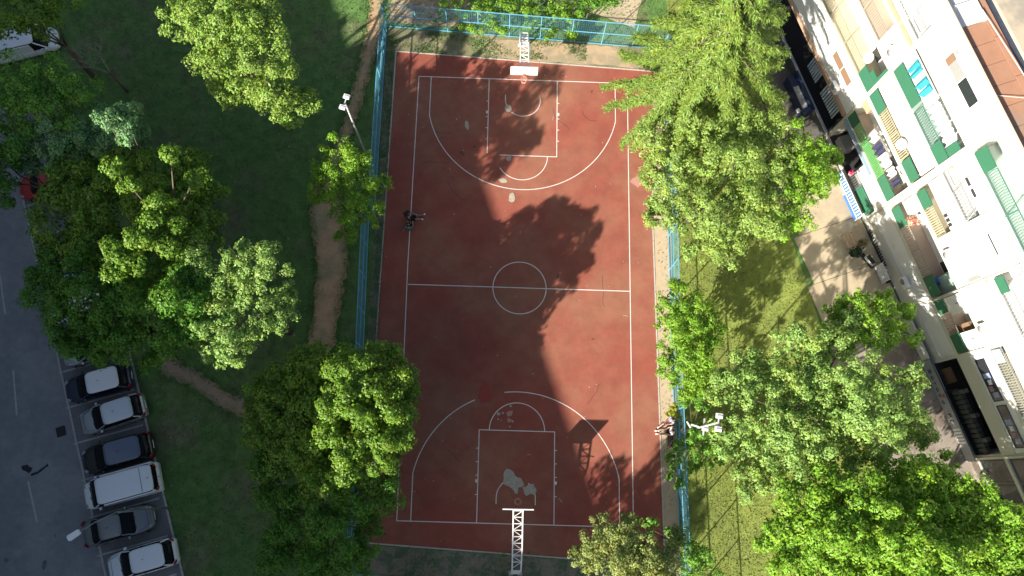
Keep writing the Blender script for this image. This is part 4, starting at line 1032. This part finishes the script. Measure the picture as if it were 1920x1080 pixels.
def crown_points(lobes, dens=1.0, clump=.42, leaf=.15, spiky=.5, flat=.75, fill=.35):
    Cs, Ns, Ss = [], [], []
    L = []
    for (x, y, z, r) in lobes:
        L.append((x, y, z, r))
        for _ in range(int(3 + r * 3 * spiky)):
            d = unit(rng.normal(size=3)); d[2] = abs(d[2]) * .8 - .15; d = unit(d)
            rr = r * rng.uniform(.28, .42); q = np.array([x, y, z]) + d * np.array([1, 1, flat]) * r * rng.uniform(.85, 1.08)
            L.append((*q, rr))
    for (x, y, z, r) in L:
        # boughs: domes of leaves standing proud of the crown, with dark hollows between them
        nc = max(3, int(2.7 * r * r * dens + 2.2 * r))
        d = unit(rng.normal(size=(nc, 3))); d[:, 2] = np.where(d[:, 2] < -.15, -d[:, 2], d[:, 2])
        rad = r * rng.uniform(.42, 1.04, nc)
        cc_ = np.array([x, y, z]) + d * rad[:, None] * np.array([1, 1, flat])
        cr = clump * 1.35 * rng.uniform(.6, 1.4, nc) * min(1.0, .5 + r * .35)
        nl = np.maximum(26, (165 * (cr / .5) ** 2 * (.15 / leaf) ** 1.1)).astype(int)
        idx = np.repeat(np.arange(nc), nl); N = len(idx)
        dd = d[idx]; rr = cr[idx]
        o = unit(rng.normal(size=(N, 3)) + dd * .55 + np.array([0, 0, .75]))
        lump = 1 + .28 * np.sin(o[:, 0] * 7 + idx) * np.cos(o[:, 1] * 6 + idx * 1.7)
        o = o * (rng.uniform(.5, 1.0, N) ** .5 * rr * lump)[:, None]; o[:, 2] *= .8
        Cs.append(cc_[idx] + o); Ns.append(unit(unit(o) * 1.0 + dd * .15 + np.array([0, 0, .2]) + rng.normal(size=(N, 3)) * .38)); Ss.append(leaf * rng.uniform(.4, 1.25, N))
        nf = int(46 * r ** 2.4 * dens + 10)
        q = unit(rng.normal(size=(nf, 3))) * (rng.random(nf) ** .4 * r * .72)[:, None] * np.array([1, 1, flat])
        Cs.append(np.array([x, y, z - .12 * r]) + q); Ns.append(unit(rng.normal(size=(nf, 3)) * .8 + np.array([0, 0, 1.0]))); Ss.append(leaf * rng.uniform(1.3, 2.1, nf))
    return np.concatenate(Cs), np.concatenate(Ns), np.concatenate(Ss)
NLEAF = 0
def tree(pxl, m, label, name='leafy_tree', cat='tree', dens=1.0, clump=.42, leaf=.15, spiky=.5, base=None, trunk=.32, group=None, world=False, flat=.75, limbs=True, jit=True):
    global NLEAF
    lobes = []
    for (a, b, z, r) in pxl:
        if world: lobes.append((a, b, z, r))
        else:
            p = at(a, b, z); sc_ = FPX / np.linalg.norm(p - CP); lobes.append((float(p[0]), float(p[1]), z, r / sc_))
    if not world and name == 'leafy_tree' and jit: lobes = [(x, y, z + random.uniform(-1.0, .45), r * random.uniform(.80, 1.02)) for x, y, z, r in lobes]
    A = np.array(lobes)
    if base is None: base = (float(A[:, 0].mean()), float(A[:, 1].mean()))
    root = empty(name, (base[0], base[1], 0), label=label, cat=cat, group=group)
    loc = [(x - base[0], y - base[1], z, r) for x, y, z, r in lobes]
    Cc, Nn, Ss = crown_points(loc, dens, clump, leaf, spiky, flat)
    keep = Cc[:, 2] > .05; Cc, Nn, Ss = Cc[keep], Nn[keep], Ss[keep]; NLEAF += len(Cc)
    inst('crown', leaf_mesh('crown', Cc, Nn, Ss, m), root)
    if limbs:
        zt = float(A[:, 2].min()) * .55; tb = MB(); tb.bar((0, 0, 0), (.1, .05, zt), trunk * 1.5, n=8, w2=trunk)
        tb.build('trunk', m_bark, root, True)
        lb = MB()
        for (x, y, z, r) in loc:
            mid = (x * .45 + random.uniform(-.3, .3), y * .45 + random.uniform(-.3, .3), zt + (z - zt) * .6)
            lb.bar((.1, .05, zt - .1), mid, trunk * .5, n=5, w2=trunk * .25); lb.bar(mid, (x, y, z + r * .1), trunk * .22, n=4, w2=.03)
            for _ in range(3):
                d = unit(rng.normal(size=3)) * r * .8; lb.bar((x, y, z - r * .1), (x + d[0], y + d[1], z + abs(d[2]) * .7), .05, n=3, w2=.02)
        lb.build('limbs', m_bark, root, True, kind='stuff')
    return root
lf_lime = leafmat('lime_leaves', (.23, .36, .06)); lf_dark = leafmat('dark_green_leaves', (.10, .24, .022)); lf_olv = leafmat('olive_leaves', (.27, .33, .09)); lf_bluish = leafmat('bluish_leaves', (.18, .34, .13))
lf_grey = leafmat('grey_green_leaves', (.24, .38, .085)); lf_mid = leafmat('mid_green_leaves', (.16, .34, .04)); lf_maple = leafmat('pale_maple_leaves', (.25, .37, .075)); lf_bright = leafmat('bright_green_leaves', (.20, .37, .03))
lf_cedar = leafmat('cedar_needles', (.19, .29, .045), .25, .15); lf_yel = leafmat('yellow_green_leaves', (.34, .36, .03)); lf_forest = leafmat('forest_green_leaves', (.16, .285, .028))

tree([(350, 20, 9, 42), (420, 50, 10.2, 62), (400, 115, 9.3, 48), (478, 105, 10, 66), (520, 165, 9.2, 48), (557, 185, 8.3, 30), (490, 45, 10, 52), (545, 222, 7.6, 18), (440, -25, 10, 60), (340, 60, 8.5, 32), (450, 165, 8.4, 36), (575, 165, 8, 16), (500, 205, 8, 26)],
     lf_lime, 'fully sunlit pale green tree at the top, left of the footpath', clump=.40, leaf=.15)
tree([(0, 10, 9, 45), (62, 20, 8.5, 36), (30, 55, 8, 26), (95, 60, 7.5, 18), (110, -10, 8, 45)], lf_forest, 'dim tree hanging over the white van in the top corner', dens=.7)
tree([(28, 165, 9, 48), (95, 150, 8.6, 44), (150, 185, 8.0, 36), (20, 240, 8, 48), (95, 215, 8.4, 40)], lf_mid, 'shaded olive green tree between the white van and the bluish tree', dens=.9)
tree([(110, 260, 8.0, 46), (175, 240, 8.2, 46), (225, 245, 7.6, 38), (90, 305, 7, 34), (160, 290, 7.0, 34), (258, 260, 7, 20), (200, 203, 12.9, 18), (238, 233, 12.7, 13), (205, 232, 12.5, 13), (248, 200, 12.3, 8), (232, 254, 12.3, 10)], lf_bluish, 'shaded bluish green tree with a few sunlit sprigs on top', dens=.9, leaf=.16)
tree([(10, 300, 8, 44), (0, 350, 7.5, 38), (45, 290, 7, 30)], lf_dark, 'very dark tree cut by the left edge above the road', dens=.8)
tree([(225, 315, 7.3, 34),(300, 400, 7.7, 50),(255, 452, 7.7, 46),(215, 500, 7.7, 42),(345, 425, 7.5, 38),(272, 385, 7.7, 40),(150, 335, 7.3, 50),(205, 355, 7.7, 52),(290, 335, 7.7, 52),(350, 335, 7.3, 50),(385, 360, 6.7, 36),(140, 420, 7.7, 58),(190, 450, 7.9, 50),(330, 480, 9.6, 48),(390, 430, 7.3, 28),(300, 393, 11.3, 22),(277, 440, 11.4, 20),(313, 457, 11.1, 15),(213, 467, 11.5, 12),(253, 447, 11.6, 14),(213, 507, 11.5, 16),(260, 493, 11.3, 15),(213, 317, 11.7, 12),(243, 347, 11.5, 10),(320, 290, 11.1, 9),(363, 340, 10.5, 8),(330, 420, 10.9, 14),(235, 485, 11.5, 13),(290, 415, 11.5, 14)],
     lf_forest, 'big dark green tree with a yellow green sunlit top, beside the road', jit=False, dens=1.1, leaf=.17, clump=.45, trunk=.42)
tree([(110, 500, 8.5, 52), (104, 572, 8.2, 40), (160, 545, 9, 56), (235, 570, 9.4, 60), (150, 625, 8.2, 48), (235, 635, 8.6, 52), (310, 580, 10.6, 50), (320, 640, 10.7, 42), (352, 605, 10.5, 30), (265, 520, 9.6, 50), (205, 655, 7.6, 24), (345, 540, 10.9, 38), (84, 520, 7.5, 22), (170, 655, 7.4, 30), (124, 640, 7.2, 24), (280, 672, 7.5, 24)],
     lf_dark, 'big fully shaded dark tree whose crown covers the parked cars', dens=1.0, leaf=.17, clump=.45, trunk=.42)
tree([(385, 500, 11.2, 40), (440, 478, 11.4, 43), (500, 505, 11.2, 43), (415, 555, 10.6, 40), (488, 575, 11.4, 50), (435, 625, 11.2, 50), (392, 645, 10.7, 31), (520, 585, 10.6, 31), (455, 530, 10.6, 43), (450, 655, 10.4, 26), (370, 480, 10.4, 22), (530, 545, 10.4, 19)],
     lf_grey, 'sunlit grey green tree with ragged gaps, beside the big dark crowns', dens=1.1, spiky=.9, clump=.34, leaf=.14)
tree([(640, 295, 6.3, 43), (618, 345, 6.0, 38), (675, 325, 6.2, 43), (650, 385, 5.6, 40), (708, 348, 5.0, 22), (597, 318, 5.6, 20), (688, 395, 5.0, 25), (640, 345, 6.5, 40), (650, 430, 4.6, 22), (600, 365, 5.4, 18)], lf_bright, 'small leafy tree growing over the blue fence beside the floodlight pole', dens=1.3, spiky=.9, clump=.33, leaf=.13, trunk=.2)
tree([(640,715,6.5,52),(575,710,6.3,50),(705,695,6.4,46),(748,705,6.2,32),(655,760,6.6,56),(722,775,6.5,50),(590,790,6.5,54),(530,745,6.2,46),(680,830,6.4,52),(618,855,6.4,52),(740,835,6.0,36),(545,835,6.3,54),(505,790,6.0,42),(768,758,6.0,26),(700,880,6.2,40),(620,900,6.4,40),(613,765,8.7,20),(657,712,8.8,20),(627,690,8.3,14),(680,687,8.6,17),(707,657,7.8,11),(693,723,8.9,20),(747,720,8.5,22),(760,785,8.4,24),(670,787,9.0,24),(687,807,8.8,20),(613,817,8.5,18),(587,828,8.2,15),(657,847,8.7,24),(720,830,8.6,22),(710,863,8.3,19),(603,903,8.0,22),(647,880,8.4,18),(728,765,9.2,20),(650,745,9.3,18)],
     lf_forest, 'large tree with bright clumped top overhanging the court sideline', jit=False, dens=1.15, leaf=.17, clump=.45, spiky=.9, trunk=.42)
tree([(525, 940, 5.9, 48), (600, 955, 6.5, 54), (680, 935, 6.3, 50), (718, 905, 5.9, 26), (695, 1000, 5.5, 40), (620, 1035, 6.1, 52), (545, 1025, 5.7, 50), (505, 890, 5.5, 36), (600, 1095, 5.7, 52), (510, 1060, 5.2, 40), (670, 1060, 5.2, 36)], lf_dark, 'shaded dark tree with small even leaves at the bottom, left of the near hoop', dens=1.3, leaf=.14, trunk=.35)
tree([(1135, 1012, 6.3, 43), (1160, 1042, 7.0, 51), (1212, 1030, 7.4, 51), (1252, 1058, 6.4, 43), (1108, 1050, 5.6, 32), (1190, 1085, 6.8, 59), (1125, 990, 6.4, 19), (1262, 1010, 5.6, 22), (1235, 1085, 6.4, 41)], lf_olv, 'sunlit olive tree with tufted foliage beside the near hoop', dens=2.4, clump=.27, leaf=.12, spiky=1.2, trunk=.22)
tree([(1180, 972, 3.4, 16), (1222, 985, 3.6, 14), (1290, 1040, 4.2, 30), (1312, 1070, 4.2, 30), (1270, 1000, 3.6, 18), (1310, 1030, 3.6, 22)], lf_mid, 'low dark bush behind the olive tree at the fence corner', name='bush', cat='bush', dens=1.3, clump=.28, leaf=.12, trunk=.1)
# maples beyond the right fence
tree([(1258, 250, 6.4, 50), (1330, 238, 7.6, 54), (1400, 228, 8.1, 52), (1450, 258, 8.0, 50), (1235, 318, 6.0, 36), (1298, 318, 7.8, 58), (1378, 315, 8.6, 62), (1445, 345, 8.0, 54), (1262, 385, 6.4, 42), (1322, 405, 7.6, 54), (1400, 405, 7.6, 54), (1312, 462, 6.0, 30), (1365, 470, 5.6, 28), (1228, 390, 5.4, 16), (1440, 420, 6.4, 34)],
     lf_maple, 'broad pale maple in full sun beyond the fence, below the cedar', dens=1.35, clump=.38, leaf=.15, spiky=.8, trunk=.35)
tree([(1500, 262, 6.8, 36), (1520, 300, 6.8, 42), (1548, 335, 5.8, 28), (1500, 345, 7.0, 42), (1505, 400, 5.8, 34), (1470, 415, 6.0, 30), (1560, 300, 5.2, 16), (1480, 300, 7.0, 34)], lf_bright, 'yellow green tree between the pale maple and the apartment block', dens=1.3, clump=.36, leaf=.15, spiky=.8, trunk=.25)
tree([(1268, 558, 5.5, 29), (1300, 585, 5.9, 33), (1322, 612, 5.5, 29), (1268, 618, 5.9, 35), (1258, 672, 5.3, 31), (1305, 675, 5.9, 35), (1288, 718, 5.3, 26), (1245, 598, 4.9, 18), (1330, 645, 5.5, 20), (1270, 530, 4.7, 13), (1310, 720, 4.9, 20), (1290, 600, 3.2, 34), (1300, 670, 3.2, 36), (1275, 640, 3.2, 30), (1325, 620, 3.4, 24)], lf_bright, 'small bright tree growing through the fence beside the sandy strip', name='small_tree', dens=2.2, clump=.30, leaf=.13, spiky=1.0, trunk=.14)
tree([(1272, 845, 1.9, 16), (1290, 868, 2.4, 20), (1262, 882, 1.5, 14), (1300, 830, 2.2, 18), (1275, 905, 1.6, 14), (1255, 850, 1.2, 10)], lf_mid, 'leafy creeper climbing the fence below the seated people', name='creeper', cat='plant', dens=1.8, clump=.24, leaf=.12, trunk=.08)
tree([(1258, 772, 1.6, 7), (1266, 764, 2.0, 6), (1266, 780, 1.6, 6), (1254, 778, 1.2, 4)], lf_yel, 'small yellow green bush poking through the fence beside the seated people', name='small_bush', cat='bush', dens=2.5, clump=.16, leaf=.1, trunk=.05)
tree([(1318, 835, 4.0, 26), (1300, 815, 3.5, 16), (1330, 862, 3.6, 20), (1292, 745, 3.6, 18), (1310, 760, 3.2, 14)], lf_mid, 'bush behind the fence around the foot of the lamp cluster', name='bush', cat='bush', dens=1.5, clump=.28, leaf=.12, trunk=.1)
tree([(1418, 690, 7.5, 42), (1395, 742, 7.8, 48), (1480, 650, 8, 42), (1498, 715, 9, 56), (1440, 795, 8.6, 54), (1535, 795, 9.4, 58), (1575, 720, 9.4, 54), (1558, 645, 8.4, 42), (1622, 700, 10.0, 44), (1635, 775, 9.8, 48), (1695, 745, 9.0, 32), (1722, 790, 8.4, 26), (1480, 855, 8.2, 50), (1400, 850, 7.2, 42), (1362, 795, 6.6, 28), (1560, 860, 8, 42), (1590, 620, 7.6, 28), (1665, 820, 8.8, 34), (1425, 900, 7.2, 36), (1345, 745, 6.4, 20), (1350, 710, 6.4, 18), (1700, 700, 8.6, 18), (1750, 820, 7.8, 14), (1620, 755, 6.0, 45), (1690, 795, 5.6, 36), (1550, 760, 6.0, 50), (1660, 745, 5.0, 36), (1600, 830, 6.0, 40), (1705, 815, 4.6, 28)],
     lf_grey, 'very large pale green tree in full sun before the lower end of the block', dens=1.3, clump=.38, leaf=.155, spiky=.9, trunk=.45)
tree([(1600, 580, 7.6, 30), (1640, 570, 8.0, 32), (1682, 590, 7.6, 32), (1650, 625, 8.4, 38), (1698, 622, 7.2, 24), (1598, 625, 7.2, 32), (1562, 590, 6.4, 20), (1660, 550, 7.2, 14), (1700, 580, 6.8, 14), (1555, 625, 6.2, 20)], lf_bright, 'darker green tree tipped with yellow green, reaching up to the concrete pad', dens=1.2, clump=.34, leaf=.15, spiky=1.1, trunk=.22)
tree([(1480, 960, 8.4, 50), (1545, 925, 9, 46), (1560, 1000, 9.4, 54), (1622, 948, 9.4, 52), (1682, 900, 8.6, 44), (1650, 1010, 10, 58), (1740, 920, 9, 50), (1735, 990, 9.4, 54), (1500, 1040, 8, 54), (1590, 1075, 9, 52), (1460, 1015, 7.2, 36), (1765, 885, 7.8, 28), (1660, 1080, 9, 50), (1740, 950, 6.0, 50), (1680, 950, 6.0, 50), (1600, 980, 6.0, 50), (1725, 905, 5.2, 34), (1700, 1020, 6, 50)],
     lf_bright, 'bright green tree in the bottom corner, the half nearer the grass', dens=1.3, clump=.44, leaf=.18, spiky=.9, trunk=.42)
tree([(1800, 935, 9.4, 44), (1850, 975, 9.6, 50), (1820, 1035, 10.0, 56), (1740, 1060, 10.0, 48), (1900, 1000, 9.2, 40), (1905, 1062, 9.4, 46), (1870, 1090, 9.5, 46), (1780, 1085, 9.6, 40), (1800, 990, 6.2, 50), (1850, 1040, 6.2, 50), (1790, 1050, 6.0, 50), (1800, 950, 5.2, 34), (1760, 1020, 5.0, 40)], lf_bright, 'bright green tree in the bottom corner, the half against the dark shop windows', dens=1.3, clump=.44, leaf=.18, spiky=.9, trunk=.35)
# undergrowth behind the far fence
tree([(830, 30, 1.0, 16), (868, 42, 1.1, 20), (905, 48, 1.1, 20), (940, 50, 1.0, 18), (850, 8, 1.2, 20), (890, 12, 1.2, 20), (930, 20, 1.0, 18), (1000, 42, 1.0, 18), (1030, 58, 1.1, 18), (1050, 42, 1.2, 20), (1068, 60, 1.0, 14), (985, 20, 1.2, 22), (1040, 15, 1.6, 24), (960, 0, 1.6, 22), (1075, 25, 1.4, 16)], lf_bright, 'bright hedge like growth behind the far blue fence', name='hedge', cat='hedge', dens=1.6, clump=.26, leaf=.12, limbs=False)
tree([(1095, 5, 3, 26), (1120, -10, 3.5, 24), (1140, 0, 2.6, 14), (1070, -15, 3.6, 24)], lf_dark, 'dark bush beside the pale side path at the top edge', name='bush', cat='bush', dens=1.2, trunk=.1)
# beyond the frame: their shade falls on the lower right of the court
tree([(31.5, -37.5, 9.5, 2.6), (34, -40, 9.5, 2.6), (29, -40.5, 9, 2.4), (33.5, -36.6, 9.6, 2.2), (31.4, -35.6, 9.6, 2.2), (35, -38, 9.4, 2.2)], lf_forest, 'tree outside the picture by the lower end of the shop front', world=True, dens=1.0, spiky=1.2, clump=.5, leaf=.2)
tree([(4.5, -41.0, 8.2, 2.3), (6.8, -42.5, 7.5, 2.0), (1.8, -42.8, 7, 2.0), (4.5, -44, 8.4, 2.2)], lf_forest, 'tree standing below the near hoop outside the picture', world=True, dens=.45, spiky=1.2, clump=.5, leaf=.2)
# ---- cedar
def cedar(base, H, label):
    root = empty('cedar_tree', (*base, 0), label=label, cat='tree')
    MB().bar((0, 0, 0), (.15, .1, H), .75, n=10, w2=.06).build('trunk', mat('reddish_bark', (.22, .10, .06), .95, var=.3, vscale=5), root, True)
    C, Nn, S_, Tn = [], [], [], []; lb = MB()
    nb = 104
    for i in range(nb):
        t = (i + .5) / nb; h = 3.2 + (H - 3.6) * t ** 1.0
        Lb = (5.5 * (1 - t) ** .65 + .6) * rng.uniform(.88, 1.06); az = i * 2.39996 + rng.uniform(-.25, .25); Lb *= 1 + .22 * max(0, math.cos(az))
        up = .22 - .30 * (1 - t); nseg = 7; d0 = np.array([math.cos(az), math.sin(az)])
        pts = []
        for k in range(nseg + 1):
            s = k / nseg; pts.append(np.array([d0[0] * Lb * s, d0[1] * Lb * s, h + Lb * (up * s - .34 * s * s)]))
        for k in range(nseg): lb.bar(tuple(pts[k]), tuple(pts[k + 1]), .12 * (1 - k / nseg) + .03, n=4, w2=.12 * (1 - (k + 1) / nseg) + .02)
        side = np.array([-d0[1], d0[0], 0])
        ntw = int(8 + Lb * 7.0)
        for j in range(ntw):
            s = .12 + .88 * (j + rng.random()) / ntw; k = min(nseg - 1, int(s * nseg)); p = pts[k] + (pts[k + 1] - pts[k]) * (s * nseg - k)
            sg = 1 if j % 2 else -1; tl = (.35 + .60 * (1 - abs(s - .4))) * rng.uniform(.6, 1.15)
            if s > .9: tl *= .7
            fd = np.array([d0[0], d0[1], 0]) * rng.uniform(.7, 1.2) + side * sg * rng.uniform(.25, .75); fd[2] = -.10 - rng.uniform(0, .4); fd = unit(fd)
            m_ = 24; q = np.linspace(.05, 1, m_)[:, None]
            c = p + fd * q * tl + np.array([0, 0, -.18]) * q ** 2 * tl + rng.normal(size=(m_, 3)) * .05
            sd = np.cross(fd, [0, 0, 1]); sgn = np.where(np.arange(m_) % 2, 1, -1)[:, None]
            tdir = fd * 1.0 + sd * sgn * .75 + np.array([0, 0, -.25]) + rng.normal(size=(m_, 3)) * .25
            C.append(c + tdir * .06); Tn.append(tdir); Nn.append(unit(np.array([0, 0, 1.]) + rng.normal(size=(m_, 3)) * .4 + np.array([d0[0], d0[1], 0]) * .35)); S_.append(rng.uniform(.20, .38, m_) * (1.15 - .5 * q[:, 0]))
            if j % 3 == 0: lb.bar(tuple(p), tuple(p + fd * tl * .8), .035, n=3, w2=.01)
    C = np.concatenate(C); me = leaf_mesh('crown', C, np.concatenate(Nn), np.concatenate(S_), lf_cedar, .22, np.concatenate(Tn), .12)
    inst('crown', me, root); lb.build('limbs', m_bark, root, True, kind='stuff')
cedar((18.6, -2.7), 16.5, 'tall cedar with drooping feathery branches reaching over the far corner of the court')
# ---- leafless young tree
dt = empty('bare_tree', (-20.6, -1.7, 0), label='leafless young tree with pale twigs, leaning in the shade near the white van', cat='tree')
MB().bar((0, 0, 0), (-.2, .2, 2.4), .26, n=8, w2=.15).build('trunk', m_bark, dt, True)
tw = MB()
def twig(p, d, L, w, n):
    q = p + d * L; tw.bar(tuple(p), tuple(q), w, n=3, w2=w * .6)
    if n == 0: return
    for _ in range(3):
        dd = unit(d + rng.normal(size=3) * .55 + np.array([-.12, .1, .1])); twig(q, dd, L * rng.uniform(.6, .85), w * .62, n - 1)
for _ in range(5): twig(np.array([-.2, .2, 2.2]), unit(np.array([-.6, .45, .7]) + rng.normal(size=3) * .4), 1.15, .05, 4)
tw.build('twigs', m_barkpale, dt, kind='stuff')
# ---- grass blades
def scatter(n, x0, x1, y0, y1, avoid, keepf=None, size=(.07, .17)):
    P = np.stack([rng.uniform(x0, x1, n), rng.uniform(y0, y1, n)], 1); k = np.ones(n, bool)
    J = P + rng.normal(size=P.shape) * .24
    for pl in avoid: k &= ~inside(J if len(pl) > 10 else P, pl)
    if keepf is not None: k &= keepf(P)
    return P[k]
big_court = [(-2.5, 3.9), (17.7, 2.8), (18.0, -38), (-2.5, -38)]
cp_ = [un(-60, -60)[:2], un(-60, PKO + .1)[:2], un(80, PKO + .1)[:2], un(80, -60)[:2]]
padpoly = [un(11, 20.6)[:2], un(28, 19.9)[:2], un(28, 30)[:2], un(11, 30)[:2]]
allp = [un(-60, 21.5)[:2], un(60, 20.6)[:2], un(60, 70)[:2], un(-60, 70)[:2]]
Pg = scatter(120000, -26, 18, -40, 12, [big_court, cp_, padpoly, allp, path_poly, path2])
Pv = scatter(9000, -2.4, 12, 1.6, 3.6, [court_poly], lambda P: (np.sin(P[:, 0] * 1.7) + np.cos(P[:, 1] * 3 + P[:, 0]) + rng.normal(size=len(P)) * .5) > .3)
Pl = scatter(5000, -2.5, -1.8, -33, 2, []); Pb = scatter(5000, -2.4, 9, -36, -32.4, [], lambda P: (np.sin(P[:, 0] * 1.1) + rng.normal(size=len(P)) * .4) > .1)
Pe = scatter(400, 16.9, 17.7, -34, 1, [])
edges = []
for pl in (path_poly, path2):
    for a, b in zip(pl, pl[1:] + pl[:1]):
        L_ = math.hypot(b[0] - a[0], b[1] - a[1]); m_ = int(L_ * 120); t_ = rng.random((m_, 1))
        edges.append(np.array(a) * (1 - t_) + np.array(b) * t_ + rng.normal(size=(m_, 2)) * .2)
Pg = np.concatenate([Pg, Pv, Pl, Pb, Pe] + edges); n = len(Pg)
Cg = np.concatenate([Pg, rng.uniform(.02, .07, (n, 1))], 1); Ng = unit(rng.normal(size=(n, 3)) * np.array([1, 1, .5]) + np.array([0, 0, .8]))
inst('grass', leaf_mesh('grass', Cg, Ng, rng.uniform(.06, .17, n), m_blade, .35), kind='stuff')
Py = scatter(90000, 18, 36, -40, 12, [padpoly, allp]); n2 = len(Py)
inst('dry_grass', leaf_mesh('dry_grass', np.concatenate([Py, rng.uniform(.02, .07, (n2, 1))], 1), unit(rng.normal(size=(n2, 3)) * np.array([1, 1, .5]) + np.array([0, 0, .8])), rng.uniform(.06, .16, n2), m_bladey, .35), kind='stuff')
